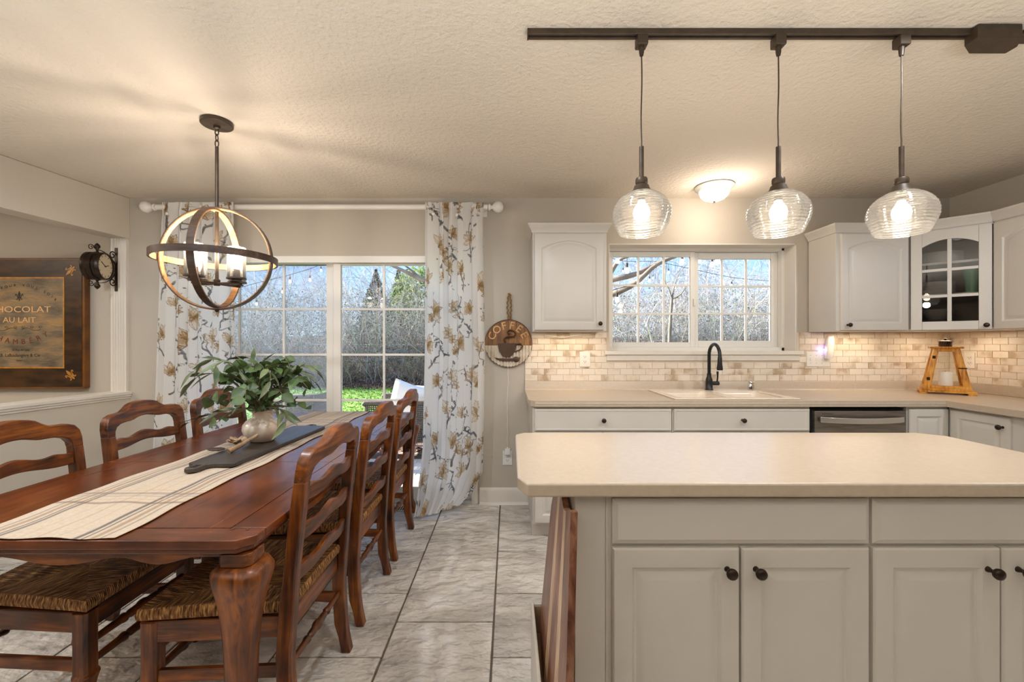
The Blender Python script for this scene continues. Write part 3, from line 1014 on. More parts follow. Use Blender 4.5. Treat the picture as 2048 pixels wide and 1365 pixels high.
for o_, nm, lb, z_ in ((0, 'serving_bowl', 'dark grey serving bowl resting on platters in the glass cabinet', UZ0 + 0.086),):
    b_ = MB().lathe([(0, 0), (0.05, 0), (0.055, 0.006), (0.09, 0.045), (0.105, 0.075), (0.101, 0.075), (0.085, 0.046), (0.05, 0.010), (0, 0.008)], (dc.x, dc.y + 0.02, z_), 28).build(nm, M['plate_dark'], smooth=40)
    tag(b_, lb, 'bowl')
tag(MB().lathe([(0, 0), (0.030, 0), (0.047, 0.165), (0.044, 0.165), (0.028, 0.005), (0, 0.005)], (3.255, 3.03, SHZ[0] + 0.017), 24).build('tumbler', M['cupgreen'], smooth=40),
    'tall pale green tumbler on the middle shelf of the glass cabinet', 'cup')
for x_, y_, rz, lb in ((3.04, 3.12, 0.0, 'leftmost small pale shell dish standing at the glass cabinet bottom'), (3.09, 3.07, 0.3, 'second small shell dish from the left at the cabinet bottom'),
                   (3.16, 3.00, 0.1, 'third small shell dish, just right of the middle muntin'), (3.21, 2.95, -0.2, 'rightmost small ribbed shell dish at the cabinet bottom')):
    mb = MB()
    pts = [(0, 0)]
    vs_ = []
    for i in range(15):
        a = PI * i / 14
        r_ = 0.033 * (1 + 0.06 * math.cos(i * PI))
        vs_.append((r_ * math.cos(a), r_ * math.sin(a) * 1.15))
    mb.prism(vs_ , -0.004, 0.004, 'xz')
    mb.xf(Matrix.Translation((x_, y_, UZ0 + 0.0185)) @ Matrix.Rotation(R(-42) + rz, 4, 'Z'))
    tag(mb.build('shell_dish', M['sink'], bevel=0.002), lb, 'dish')

# --- base cabinets along the back wall
BF = 2.82                  # face plane
def base_cab(label, x0, x1):
    c = thing('base_cabinet', label, 'cabinet', ((x0 + x1) / 2, 3.13, 0))
    box(x0, x1, BF, YB - 0.001, 0.10, 0.874).build('body', M['cabinet'], c, bevel=0.002)
    box(x0, x1, BF + 0.07, YB - 0.036, 0.0, 0.10).build('toe_kick', M['toe'], c)
    return c
I4 = Matrix.Translation((0, BF, 0))
b1 = base_cab('white base cabinet at the left end of the back counter', 0.154, 1.064)
for ch in b1.children:
    pass
DRZ0, DRZ1 = 0.716, 0.858
add_door(b1, I4, 0.166, DRZ0, 0.892, DRZ1 - DRZ0, flat=True, knob_at=(0.166 + 0.446, 0.787), name='drawer')
add_door(b1, I4, 0.166, 0.115, 0.442, 0.59)
add_door(b1, I4, 0.614, 0.115, 0.444, 0.59)
b2 = base_cab('white sink base cabinet with one wide false drawer front', 1.066, 1.966)
add_door(b2, I4, 1.075, DRZ0, 0.882, DRZ1 - DRZ0, flat=True, knob_at=(1.516, 0.787), name='drawer')
add_door(b2, I4, 1.075, 0.115, 0.438, 0.59)
add_door(b2, I4, 1.519, 0.115, 0.438, 0.59)
# dishwasher
dwx0, dwx1 = 1.976, 2.586
dwr = thing('dishwasher', 'stainless steel dishwasher with a bowed bar handle', 'dishwasher', (2.28, 3.1, 0))
box(dwx0, dwx1, BF + 0.01, YB - 0.04, 0.10, 0.862).build('housing', M['void'], dwr)
box(dwx0 + 0.01, dwx1 - 0.008, BF - 0.022, BF + 0.012, 0.12, 0.846).build('door', M['steel'], dwr, bevel=0.004)
hb = MB()
pts = [(dwx0 + 0.035 + (dwx1 - dwx0 - 0.07) * i / 14, BF - 0.030 - 0.030 * math.sin(PI * i / 14) ** 0.5, 0) for i in range(15)]
vs_ = []
for i, p in enumerate(pts):
    sag = -0.006 * math.sin(PI * i / 14)
    for dy, z in ((0, 0.775), (-0.012, 0.775), (-0.012, 0.812), (0, 0.812)):
        vs_.append((p[0], p[1] + dy, z + sag))
hb.v = vs_
for i in range(14):
    for j in range(4):
        hb.f.append((4 * i + j, 4 * i + (j + 1) % 4, 4 * i + 4 + (j + 1) % 4, 4 * i + 4 + j))
hb.f += [(0, 1, 2, 3), (56, 57, 58, 59)]
hb.build('handle', M['steel_light'], dwr, bevel=0.004)
box(dwx0 + 0.055, dwx0 + 0.125, BF - 0.0235, BF - 0.021, 0.826, 0.829).build('emblem', M['slot'], dwr)
# corner door on back run
b3 = base_cab('narrow white base cabinet in the inner corner by the dishwasher', 2.600, 2.868)
add_door(b3, I4, 2.606, 0.115, 0.255, 0.742, frame=0.05)
# right run
RF = 2.875
b4 = thing('base_cabinet', 'white base cabinet with a round knob, first of the right run', 'cabinet', (3.2, 2.6, 0))
box(RF, RX - 0.001, 2.40, BF - 0.002, 0.10, 0.874).build('body', M['cabinet'], b4, bevel=0.002)
box(RF + 0.07, RX - 0.04, 2.40, BF - 0.002, 0.0, 0.10).build('toe_kick', M['toe'], b4)
m4 = place((RF, BF - 0.022, 0), R(-90))
add_door(b4, m4, 0.004, 0.115, 0.335, 0.742, frame=0.05, knob_at=(0.305, 0.80))
b5 = thing('base_cabinet', 'white drawer base cabinet at the right edge of the photo', 'cabinet', (3.2, 2.1, 0))
box(RF, RX - 0.001, 1.70, 2.398, 0.10, 0.874).build('body', M['cabinet'], b5, bevel=0.002)
box(RF + 0.07, RX - 0.04, 1.70, 2.398, 0.0, 0.10).build('toe_kick', M['toe'], b5)
m5 = place((RF, 2.392, 0), R(-90))
zz = 0.858
for hgt in (0.142, 0.18, 0.20, 0.19):
    add_door(b5, m5, 0.004, zz - hgt, 0.6, hgt - 0.010, flat=True, name='drawer')
    zz -= hgt

# --- back counter (L shape) with 4 inch upstand
CZT = 0.913
CF = 2.79
ct = thing('countertop', 'long beige laminate countertop along the back and right walls', 'countertop', (1.8, 3.1, 0.875))
sx0, sx1, sy0, sy1 = 1.12, 1.90, 2.87, 3.39
cx1 = RX - 0.002
xr = 2.83
cb_ = MB()
cb_.prism([(0.170, CF), (sx0, CF), (sx0, YB - 0.002), (0.128, YB - 0.002), (0.128, CF + 0.07), (0.140, CF + 0.03)], 0.875, CZT, 'xy')
cb_.box(sx0, sx1, CF, sy0, 0.875, CZT).box(sx0, sx1, sy1, YB - 0.002, 0.875, CZT)
cb_.prism([(sx1, CF), (xr, CF), (xr, 1.70), (cx1, 1.70), (cx1, YB - 0.002), (sx1, YB - 0.002)], 0.875, CZT, 'xy')
cb_.build('counter_slab', M['laminate'], ct, smooth=0)
MB().tube([(0.172, CF + 0.002, 0.894), (xr, CF + 0.002, 0.894)], 0.0188, 12, flat=1).xf(Matrix.Translation((0, 0.0148, 0))).build('front_edge', M['laminate'], ct, smooth=60)
up_ = MB().prism([(YB - 0.002, CZT), (YB - 0.036, CZT), (YB - 0.026, CZT + 0.006), (YB - 0.022, CZT + 0.015), (YB - 0.022, CZT + 0.066), (YB - 0.018, CZT + 0.072), (YB - 0.002, CZT + 0.072)], 0.128, cx1 - 0.0, 'yz')
up_.build('upstand', M['laminate'], ct, smooth=60)
MB().box(cx1 - 0.020, cx1, 1.70, YB - 0.024, CZT, CZT + 0.072).build('upstand', M['laminate'], ct, bevel=0.004)

# --- sink with two bowls
sk = thing('kitchen_sink', 'cream double-bowl drop-in sink under the window', 'sink', (1.51, 3.13, 0.913))
mb = MB()
zr = CZT + 0.010
def bowl(mb, x0, x1, y0, y1, depth):
    N = 6
    spec = [(0.0, zr), (0.008, zr - 0.006), (0.014, zr - 0.03), (0.024, zr - depth + 0.02), (0.05, zr - depth)]
    loops = []
    for ins, z in spec:
        r_ = 0.05
        a0, a1, c0, c1 = x0 + ins, x1 - ins, y0 + ins, y1 - ins
        L = []
        for (qx, qy, s0) in ((a1 - r_, c1 - r_, 0), (a0 + r_, c1 - r_, 90), (a0 + r_, c0 + r_, 180), (a1 - r_, c0 + r_, 270)):
            for i in range(N):
                a = R(s0 + 90 * i / (N - 1))
                L.append((qx + r_ * math.cos(a), qy + r_ * math.sin(a), z))
        loops.append(L)
    n_ = len(loops[0])
    b0 = len(mb.v)
    for L in loops:
        mb.v += L
    for i in range(len(loops) - 1):
        for k in range(n_):
            k2 = (k + 1) % n_
            mb.f.append((b0 + i * n_ + k, b0 + i * n_ + k2, b0 + (i + 1) * n_ + k2, b0 + (i + 1) * n_ + k))
    mb.f.append(tuple(b0 + (len(loops) - 1) * n_ + k for k in range(n_)))
    return loops[0]
X0, X1, Y0, Y1 = 1.095, 1.925, 2.845, 3.405
bx = [(1.135, 1.490), (1.530, 1.885)]
by0, by1 = 2.885, 3.285
for a, b in bx:
    bowl(mb, a, b, by0, by1, 0.18)
mb.build('bowls', M['sink'], sk, smooth=50)
rim = MB()
for q in ((X0, X1, Y0, by0 + 0.012), (X0, X1, by1 - 0.012, Y1), (X0, bx[0][0] + 0.012, by0 + 0.012, by1 - 0.012), (bx[0][1] - 0.012, bx[1][0] + 0.012, by0 + 0.012, by1 - 0.012), (bx[1][1] - 0.012, X1, by0 + 0.012, by1 - 0.012)):
    rim.box(q[0], q[1], q[2], q[3], CZT + 0.0005, zr)
rim.build('rim', M['sink'], sk, bevel=0.004)
# --- faucet
fc = thing('faucet', 'black gooseneck pull-down kitchen faucet behind the sink', 'faucet', (1.553, 3.345, zr))
fx, fy = 1.553, 3.345
MB().lathe([(0.030, 0), (0.030, 0.006), (0.026, 0.010), (0.026, 0.06), (0.024, 0.085), (0.017, 0.105), (0.0155, 0.13), (0.0, 0.13)], (fx, fy, zr), 24).build('base', M['black'], fc, smooth=50)
pts = [(fx, fy, zr + 0.10), (fx, fy, zr + 0.26)]
rr = 0.085
for i in range(13):
    a = PI - PI * 1.02 * i / 12
    pts.append((fx, fy - rr - rr * math.cos(a), zr + 0.27 + rr * math.sin(a)))
MB().tube(pts, 0.0125, 16).build('spout', M['black'], fc, smooth=50)
p_ = pts[-1]
MB().lathe([(0.013, 0), (0.015, -0.01), (0.017, -0.05), (0.021, -0.085), (0.021, -0.10), (0.0, -0.10)], p_, 20).build('spray_head', M['black'], fc, smooth=50)
MB().tube([(fx + 0.02, fy, zr + 0.052), (fx + 0.075, fy, zr + 0.052)], 0.0155, 16).build('valve', M['black'], fc, smooth=50)
MB().tube([(fx + 0.062, fy, zr + 0.06), (fx + 0.064, fy - 0.004, zr + 0.10), (fx + 0.062, fy - 0.008, zr + 0.145)], [0.006, 0.006, 0.0085], 10).build('lever', M['black'], fc, smooth=50)
ag = thing('air_gap', 'short chrome cylinder on the sink deck right of the faucet', 'air gap', (1.905, 3.36, zr))
MB().lathe([(0.0, 0), (0.023, 0), (0.023, 0.038), (0.020, 0.045), (0.020, 0.050), (0.023, 0.053), (0.023, 0.062), (0.018, 0.068), (0, 0.068)], (1.880, 3.35, zr), 20).build('cap', M['chrome'], ag, smooth=40)

# ================================================================== ISLAND
isl = thing('island_cabinet', 'white kitchen island cabinet with dark round knobs in the foreground', 'cabinet', (0.95, 1.45, 0))
IX0, IX1, IYF, IYB = 0.182, 1.735, 1.195, 1.76
box(IX0, IX1, IYF, IYB, 0.09, 0.874).build('body', M['cabinet'], isl, bevel=0.003)
box(IX0 + 0.03, IX1 - 0.03, IYF + 0.07, IYB - 0.05, 0.0, 0.09).build('toe_kick', M['toe'], isl)
mI = Matrix.Translation((0, IYF, 0))
dws = [(0.284, 0.989), (0.998, 1.700)]
for a, b in dws:
    add_door(isl, mI, a, 0.738, b - a, 0.124, flat='ledge', name='drawer')
for a, b, kx_ in ((0.284, 0.631, 0.595), (0.637, 0.986, 0.673), (0.998, 1.344, 1.306), (1.350, 1.700, 1.388)):
    add_door(isl, mI, a, 0.105, b - a, 0.622, knob_at=(kx_, 0.672))
# filler strip seam beside the first door
box(0.268, 0.272, IYF - 0.004, IYF, 0.09, 0.874).build('filler_strip', M['cabinet'], isl, bevel=0.001)
it = thing('island_countertop', 'beige laminate island countertop with clipped corners in the foreground', 'countertop', (0.9, 1.48, 0.875))
ip = [(0.048, 1.152), (1.72, 1.152), (1.768, 1.205), (1.768, 1.74), (1.70, 1.806), (0.060, 1.806), (0.026, 1.770), (0.024, 1.215)]
MB().prism(ip, 0.875, 0.914, 'xy').build('island_slab', M['laminate'], it, bevel=0.008, seg=4)

# crate and board at the island's left side
cr = thing('storage_crate', 'narrow white open crate on the floor at the island side', 'crate', (0.13, 1.40, 0))
ca, cb2, cc0, cc1, cz = 0.082, 0.176, 0.86, 1.60, 0.325
for nm, q in (('side_panel', (ca, ca + 0.010, cc0, cc1, 0, cz)), ('side_panel', (cb2 - 0.010, cb2, cc0, cc1, 0, cz)), ('end_panel', (ca + 0.010, cb2 - 0.010, cc0, cc0 + 0.010, 0, cz)), ('end_panel', (ca + 0.010, cb2 - 0.010, cc1 - 0.010, cc1, 0, cz))):
    box(*q).build(nm, M['crate'], cr, bevel=0.002)
box(ca + 0.011, cb2 - 0.011, cc0 + 0.011, cc1 - 0.011, 0.20, 0.22).build('bottom_panel', M['crate_in'], cr)
box(ca + 0.0102, cb2 - 0.0102, cc1 - 0.0125, cc1 - 0.0102, 0.22, cz - 0.008).build('lining', M['crate_in'], cr)
cbd = thing('cutting_board', 'large striped acacia cutting board leaning on the island side', 'cutting board', (0.14, 1.35, 0.23))
def board_x(z): return 0.168 - (0.84 - z) * 0.085
NS = 9
zt_prof = lambda f: 0.835 + 0.018 * math.cos(f * PI * 3) - 0.10 * max(0, f - 0.78) / 0.22 * (max(0, f - 0.78) / 0.22)
zb_prof = lambda f: 0.223 + 0.10 * (1 - math.sqrt(max(0, 1 - (2 * f - 1) ** 2)))
ya, yb = 1.105, 1.50
for k in range(NS):
    f0, f1 = k / NS, (k + 1) / NS
    mb = MB()
    pairs = []
    sub = 4
    for i in range(sub + 1):
        f_ = f0 + (f1 - f0) * i / sub
        y_ = ya + (yb - ya) * f_
        bulge = 0
        pairs.append(((y_, zt_prof(f_)), (y_, zb_prof(f_))))
    # subdivide in height through three rows to follow the lean
    mb.ribbon(pairs, lambda a, b, t: (board_x(b) + t, a + (0.84 - b) * (0.10 * (a - ya) - 0.36 * (yb - a)) / (yb - ya), b), -0.010, 0.008)
    mb.build('wood_strip', M['acacia_light'] if k in (2, 5) else M['acacia'], cbd)

# ================================================================== TABLE
TX0, TX1, TY0, TY1, TZ = -1.80, -0.702, 1.163, 3.325, 0.755
tb = thing('dining_table', 'long antique brown wooden dining table with cabriole legs', 'table', ((TX0 + TX1) / 2, (TY0 + TY1) / 2, 0))
ch_, eb, sb, g = 0.038, 0.082, 0.10, 0.0012
z0_, z1_ = TZ - 0.026, TZ
MB().prism([(TX0 + ch_, TY0), (TX1 - ch_, TY0), (TX1, TY0 + ch_), (TX1, TY0 + eb), (TX0, TY0 + eb), (TX0, TY0 + ch_)], z0_, z1_, 'xy').build('end_board', M['tx'], tb, bevel=0.004)
MB().prism([(TX0 + ch_, TY1), (TX1 - ch_, TY1), (TX1, TY1 - ch_), (TX1, TY1 - eb), (TX0, TY1 - eb), (TX0, TY1 - ch_)], z0_, z1_, 'xy').build('end_board', M['tx'], tb, bevel=0.004)
cuts = [TY0 + eb + g, 1.935, 2.50, TY1 - eb - g]
for i in range(3):
    a, b = cuts[i] + (g if i else 0), cuts[i + 1] - (g if i < 2 else 0)
    box(TX0, TX0 + sb, a, b, z0_, z1_).build('side_board', M['ty'], tb, bevel=0.003)
    box(TX1 - sb, TX1, a, b, z0_, z1_).build('side_board', M['ty'], tb, bevel=0.003)
    xa, xb_ = TX0 + sb + g, TX1 - sb - g
    nP = 4
    for k in range(nP):
        w = (xb_ - xa) / nP
        box(xa + k * w + 0.0003, xa + (k + 1) * w - 0.0003, a, b, z0_, z1_ - 0.0004).build('plank', M['ty'], tb)
for px_, py_ in ((TX1 - 0.045, TY0 + 0.07), (TX1 - 0.09, TY0 + 0.072), (TX0 + 0.045, TY0 + 0.07), (TX0 + 0.09, TY0 + 0.072)):
    box(px_ - 0.004, px_ + 0.004, py_ - 0.004, py_ + 0.004, z1_ - 0.002, z1_ + 0.0012).build('peg', M['board_dark'], tb)
def oct_ring(ins, za, zb):
    return MB().prism([(TX0 + ch_ + ins * .4, TY0 + ins), (TX1 - ch_ - ins * .4, TY0 + ins), (TX1 - ins, TY0 + ch_ + ins * .4), (TX1 - ins, TY1 - ch_ - ins * .4), (TX1 - ch_ - ins * .4, TY1 - ins),
                       (TX0 + ch_ + ins * .4, TY1 - ins), (TX0 + ins, TY1 - ch_ - ins * .4), (TX0 + ins, TY0 + ch_ + ins * .4)], za, zb, 'xy')
oct_ring(0.012, TZ - 0.044, TZ - 0.0262).build('edge_molding', M['tx'], tb, bevel=0.005)
ai = 0.035
def scallop(f):
    q = abs(2 * f - 1)
    if q > 0.86: return 0.694
    return 0.694 - 0.022 * (0.5 + 0.5 * math.cos(PI * min(1, abs(q - 0.60) / 0.26))) * (1 if q > 0.34 else 0) - 0.024 * (0.5 + 0.5 * math.cos(PI * min(1, q / 0.42)))
for yy in (TY0 + ai, TY1 - ai - 0.02):
    pr = []
    for i in range(41):
        f_ = i / 40
        x_ = TX0 + ai + 0.06 + (TX1 - TX0 - 2 * ai - 0.12) * f_
        pr.append(((x_, TZ - 0.0442), (x_, scallop(f_))))
    MB().ribbon(pr, lambda a, b, t: (a, t, b), yy, yy + 0.02).build('apron', M['wx'], tb, bevel=0.002)
for xx in (TX0 + ai, TX1 - ai - 0.02):
    pr = []
    for i in range(61):
        f_ = i / 60
        y_ = TY0 + ai + 0.06 + (TY1 - TY0 - 2 * ai - 0.12) * f_
        pr.append(((y_, TZ - 0.0442), (y_, scallop(f_))))
    MB().ribbon(pr, lambda a, b, t: (t, a, b), xx, xx + 0.02).build('apron', M['wy'], tb, bevel=0.002)
for sx in (0, 1):
    for sy in (0, 1):
        cx_ = (TX0 + 0.052) if sx == 0 else (TX1 - 0.052)
        cy_ = (TY0 + 0.056) if sy == 0 else (TY1 - 0.056)
        ox, oy = (1 if sx else -1), (1 if sy else -1)
        secs = []
        for z_, off, hh in ((0.0, 0.020, 0.026), (0.02, 0.022, 0.032), (0.05, 0.012, 0.030), (0.10, 0.0, 0.026), (0.20, -0.004, 0.027), (0.32, -0.006, 0.034), (0.42, -0.006, 0.037), (0.50, -0.003, 0.042),
                            (0.56, 0.000, 0.050), (0.60, 0.003, 0.058), (0.635, 0.006, 0.065), (0.655, 0.005, 0.066), (0.668, 0.002, 0.060), (0.674, 0.0, 0.050)):
            secs.append((cx_ + ox * off, cy_ + oy * off, z_, hh, hh))
        MB().loft(secs).build('leg', M['wz'], tb, smooth=45)
        MB().loft([(cx_, cy_, 0.675, 0.046, 0.046), (cx_, cy_, TZ - 0.0445, 0.046, 0.046)]).build('corner_block', M['wx'], tb, bevel=0.003)

# ------------------------------------------------------------------ table runner
def attr_grid(name, m, P, C, parent=None, wrap=False, smooth=True):
    """P: (nv, nu, 3) positions, C: (nv, nu, 3) srgb 0..255 colours"""
    nv, nu = P.shape[:2]
    me = bpy.data.meshes.new(name)
    idx = np.arange(nv * nu).reshape(nv, nu)
    q = np.stack([idx[:-1, :-1], idx[:-1, 1:], idx[1:, 1:], idx[1:, :-1]], -1).reshape(-1, 4)
    me.vertices.add(nv * nu)
    me.vertices.foreach_set('co', P.reshape(-1).astype(np.float32))
    me.loops.add(q.size)
    me.loops.foreach_set('vertex_index', q.reshape(-1).astype(np.int32))
    me.polygons.add(len(q))
    me.polygons.foreach_set('loop_start', (np.arange(len(q)) * 4).astype(np.int32))
    me.update(calc_edges=True)
    c = np.clip(C.reshape(-1, 3) / 255.0, 0, 1)
    c = np.where(c <= 0.04045, c / 12.92, ((c + 0.055) / 1.055) ** 2.4)
    ca_ = me.color_attributes.new('Col', 'FLOAT_COLOR', 'POINT')
    ca_.data.foreach_set('color', np.concatenate([c, np.ones((len(c), 1))], 1).reshape(-1).astype(np.float32))
    me.materials.append(m)
    if smooth:
        me.shade_smooth()
    o = bpy.data.objects.new(name, me)
    COL.objects.link(o)
    if parent is not None:
        me.transform(world_of(parent).inverted())
        o.parent = parent
    return o

rx0, rx1, ry0, ry1 = -1.500, -1.078, TY0 + 0.006, TY1 + 0.06
nu, nv = 110, 560
U, V = np.meshgrid(np.linspace(0, 1, nu), np.linspace(0, 1, nv))
Xr = rx0 + (rx1 - rx0) * U + 0.006 * np.sin(V * 19 + 1) + 0.004 * np.sin(V * 43)
Yr = ry0 + (ry1 - ry0) * V + 0.004 * np.sin(U * 14)
Zr = TZ + 0.003 + 0.0022 * (np.sin(V * 55 + U * 6) * np.sin(U * 9 + V * 13) + 1) * (0.3 + U * (1 - U) * 2)
hang = np.clip((Yr - (TY1 - 0.002)) / 0.06, 0, 1)
Zr = Zr - hang * 0.10
Yr = np.where(hang > 0, TY1 + 0.004 + 0.008 * hang, Yr)
wu = U * (rx1 - rx0)
wv = V * (ry1 - ry0)
Cr = np.ones((nv, nu, 3)) * np.array([214, 197, 176])
n1 = RNG.normal(0, 1, (nv, nu, 1)) * 5
Cr = Cr * 0.94 + n1
def stripe(arr, c, w, col, a):
    m_ = np.exp(-((arr - c) / w) ** 4) * a
    return m_[..., None], np.array(col)
W_ = rx1 - rx0
for c, w, col, a in ((0.035, 0.0035, (120, 106, 98), .7), (0.058, 0.008, (140, 112, 86), .55), (0.082, 0.003, (70, 66, 68), .85), (0.098, 0.006, (96, 88, 86), .7),
                     (W_ - 0.035, 0.0035, (120, 106, 98), .7), (W_ - 0.058, 0.008, (140, 112, 86), .55), (W_ - 0.082, 0.003, (70, 66, 68), .85), (W_ - 0.102, 0.007, (84, 78, 78), .75),
                     (W_ / 2, 0.005, (176, 150, 122), .5), (W_ / 2 - 0.05, 0.004, (186, 160, 132), .35), (W_ / 2 + 0.05, 0.004, (186, 160, 132), .35)):
    m_, cl = stripe(wu, c, w, col, a)
    Cr = Cr * (1 - m_) + cl * m_
for base in (0.26, 0.98, 1.70):
    for c, w, col, a in ((0, 0.008, (118, 98, 88), .55), (0.03, 0.003, (190, 156, 110), .6), (0.06, 0.005, (150, 140, 136), .5), (0.085, 0.010, (136, 120, 110), .5), (0.115, 0.003, (190, 156, 110), .6)):
        m_, cl = stripe(wv, base + c, w, col, a)
        Cr = Cr * (1 - m_) + cl * m_
run = attr_grid('table_runner', M['runner'], np.stack([Xr, Yr, Zr], -1), Cr)
tag(run, 'cream linen table runner with grey and tan stripes along the table', 'table runner')
md = run.modifiers.new('solid', 'SOLIDIFY'); md.thickness = 0.0015; md.offset = 0.0

# ------------------------------------------------------------------ serving board on the runner
sbd = thing('serving_board', 'long dark paddle serving board lying on the table runner', 'board', (-1.30, 2.2, TZ + 0.008))
a_ = math.atan2(-0.06, 0.85)
def sbm(u, v):   # u across, v along (0 near)
    return (-1.36 + u + 0.045 * v, 1.83 + v)
outl = [(0, 0), (0.012, -0.012), (0.03, -0.016), (0.045, -0.03), (0.043, -0.075), (0.052, -0.090), (0.072, -0.094), (0.090, -0.085), (0.098, -0.07), (0.100, -0.03), (0.118, -0.012), (0.19, -0.010), (0.2, 0.0)]
poly = [sbm(*p) for p in outl] + [sbm(0.2, 0.80), sbm(0.19, 0.815), sbm(0.13, 0.82), sbm(0.12, 0.86), sbm(0.08, 0.86), sbm(0.07, 0.82), sbm(0.01, 0.815), sbm(0, 0.80)]
MB().prism(poly, TZ + 0.0085, TZ + 0.0265, 'xy').build('board', M['board_dark'], sbd, bevel=0.004)
q = [sbm(0.060, -0.075), sbm(0.083, -0.075), sbm(0.083, -0.035), sbm(0.060, -0.035)]
MB().prism(q, TZ + 0.0262, TZ + 0.0272, 'xy').build('handle_slot', M['void'], sbd)
MB().prism([sbm(0.088, 0.825), sbm(0.112, 0.825), sbm(0.112, 0.85), sbm(0.088, 0.85)], TZ + 0.0262, TZ + 0.0272, 'xy').build('handle_slot', M['void'], sbd)

# ------------------------------------------------------------------ vase and greenery
vz = TZ + 0.0268
vx, vy = -1.278, 2.235
vs0 = thing('vase', 'round cream glazed ceramic vase on the dark serving board', 'vase', (vx, vy, vz))
MB().lathe([(0.0, 0), (0.052, 0), (0.058, 0.006), (0.084, 0.035), (0.094, 0.062), (0.090, 0.088), (0.072, 0.110), (0.050, 0.122), (0.044, 0.134), (0.047, 0.150), (0.056, 0.158), (0.052, 0.160), (0.041, 0.148), (0.038, 0.134),
            (0.044, 0.118), (0.06, 0.10), (0.0, 0.05)], (vx, vy, vz), 36).build('body', M['ceramic'], vs0, smooth=60)
MB().tube([(vx + 0.05, vy, vz + 0.15), (vx + 0.085, vy, vz + 0.150), (vx + 0.098, vy, vz + 0.12), (vx + 0.088, vy, vz + 0.092)], [0.008, 0.007, 0.007, 0.008], 8).build('handle', M['ceramic'], vs0, smooth=60)
gr = thing('greenery', 'bushy bouquet of eucalyptus and olive sprigs in the cream vase', 'plant', (vx, vy, vz + 0.13))
def leaf_mesh(name, L, W, m, pw=0.5):
    vs_, fs_ = [], []
    n_ = 7
    for i in range(n_ + 1):
        f_ = i / n_
        w = W * math.sin(PI * min(1, max(0.0, f_)) ** pw) if pw != 1 else W * math.sin(PI * f_)
        z = -0.18 * L * f_ * f_
        vs_ += [(L * f_, -w / 2, z + w * 0.12), (L * f_, 0, z - w * 0.04), (L * f_, w / 2, z + w * 0.12)]
    for i in range(n_):
        a = 3 * i
        fs_ += [(a, a + 1, a + 4, a + 3), (a + 1, a + 2, a + 5, a + 4)]
    mb = MB().add(vs_, fs_)
    me_o = mb.build(name, m, fix=False, smooth=80)
    return me_o
lr = leaf_mesh('leaf', 0.052, 0.043, M['leaf'], 0.9)
ll = leaf_mesh('leaf', 0.090, 0.021, M['leaf_long'], 0.8)
protos = {'r': lr.data, 'l': ll.data}
bpy.data.objects.remove(lr)
bpy.data.objects.remove(ll)
ginv = world_of(gr).inverted()
nleaf = 0
def add_leaf(kind, p, d, scale, roll):
    global nleaf
    if nleaf >= 298: return
    nleaf += 1
    o = bpy.data.objects.new('leaf', protos[kind])
    COL.objects.link(o)
    q = d.normalized().to_track_quat('X', 'Z').to_matrix().to_4x4()
    o.parent = gr
    o.matrix_local = ginv @ (Matrix.Translation(p) @ q @ Matrix.Rotation(roll, 4, 'X') @ Matrix.Scale(scale, 4))
rnd = random.Random(11)
stems = []
for i in range(30):
    a = 2 * PI * i / 30 + rnd.uniform(-.15, .15)
    kind = 'l' if i % 5 in (0, 2) else 'r'
    reach = rnd.uniform(0.14, 0.30)
    rise = rnd.uniform(0.05, 0.24)
    if kind == 'l':
        reach = rnd.uniform(0.24, 0.36); rise = rnd.uniform(0.14, 0.24)
    if math.sin(a) > 0.2: reach *= 0.8
    if i % 6 == 3: rise = rnd.uniform(-0.06, 0.0)
    stems.append((a, reach, rise, kind))
for a in (0.4, 1.5, 2.6, 3.9, 5.1, 5.8):
    stems.append((a, 0.08, 0.20, 'r'))
top = Vector((vx, vy, vz + 0.15))
for a, reach, rise, kind in stems:
    pts = []
    for k in range(8):
        f_ = k / 7
        r_ = reach * f_ + 0.02
        z = rise * math.sin(f_ * PI * 0.62) / math.sin(PI * .62) * 1.0 + (0.05 * f_ * (1 - f_) * 4)
        wob = 0.02 * math.sin(f_ * 5 + a * 3)
        pts.append(top + Vector((r_ * math.cos(a) - wob * math.sin(a), r_ * math.sin(a) + wob * math.cos(a), z)))
    MB().tube([top + Vector((0, 0, -0.05))] + pts, [0.0022] * 6 + [0.0015] * 3, 5).build('stem', M['stem'], gr)
    nl = 8
    for k in range(nl):
        f_ = 0.12 + 0.88 * k / (nl - 1)
        x = f_ * 7
        i0 = min(6, int(x))
        p = pts[i0].lerp(pts[i0 + 1], x - i0)
        tdir = (pts[i0 + 1] - pts[i0]).normalized()
        side = tdir.cross(Vector((0, 0, 1))).normalized() * (1 if k % 2 else -1)
        if kind == 'r':
            d = tdir * 0.35 + side * 0.8 + Vector((rnd.uniform(-.4, .4), rnd.uniform(-.4, .4), rnd.uniform(-.5, .35)))
            add_leaf('r', p, d, rnd.uniform(0.9, 1.4), rnd.uniform(-1.2, 1.2))
        else:
            d = tdir * 1.0 + side * 0.5 + Vector((0, 0, rnd.uniform(-.4, .3)))
            add_leaf('l', p, d, rnd.uniform(0.9, 1.4), rnd.uniform(-1.2, 1.2))

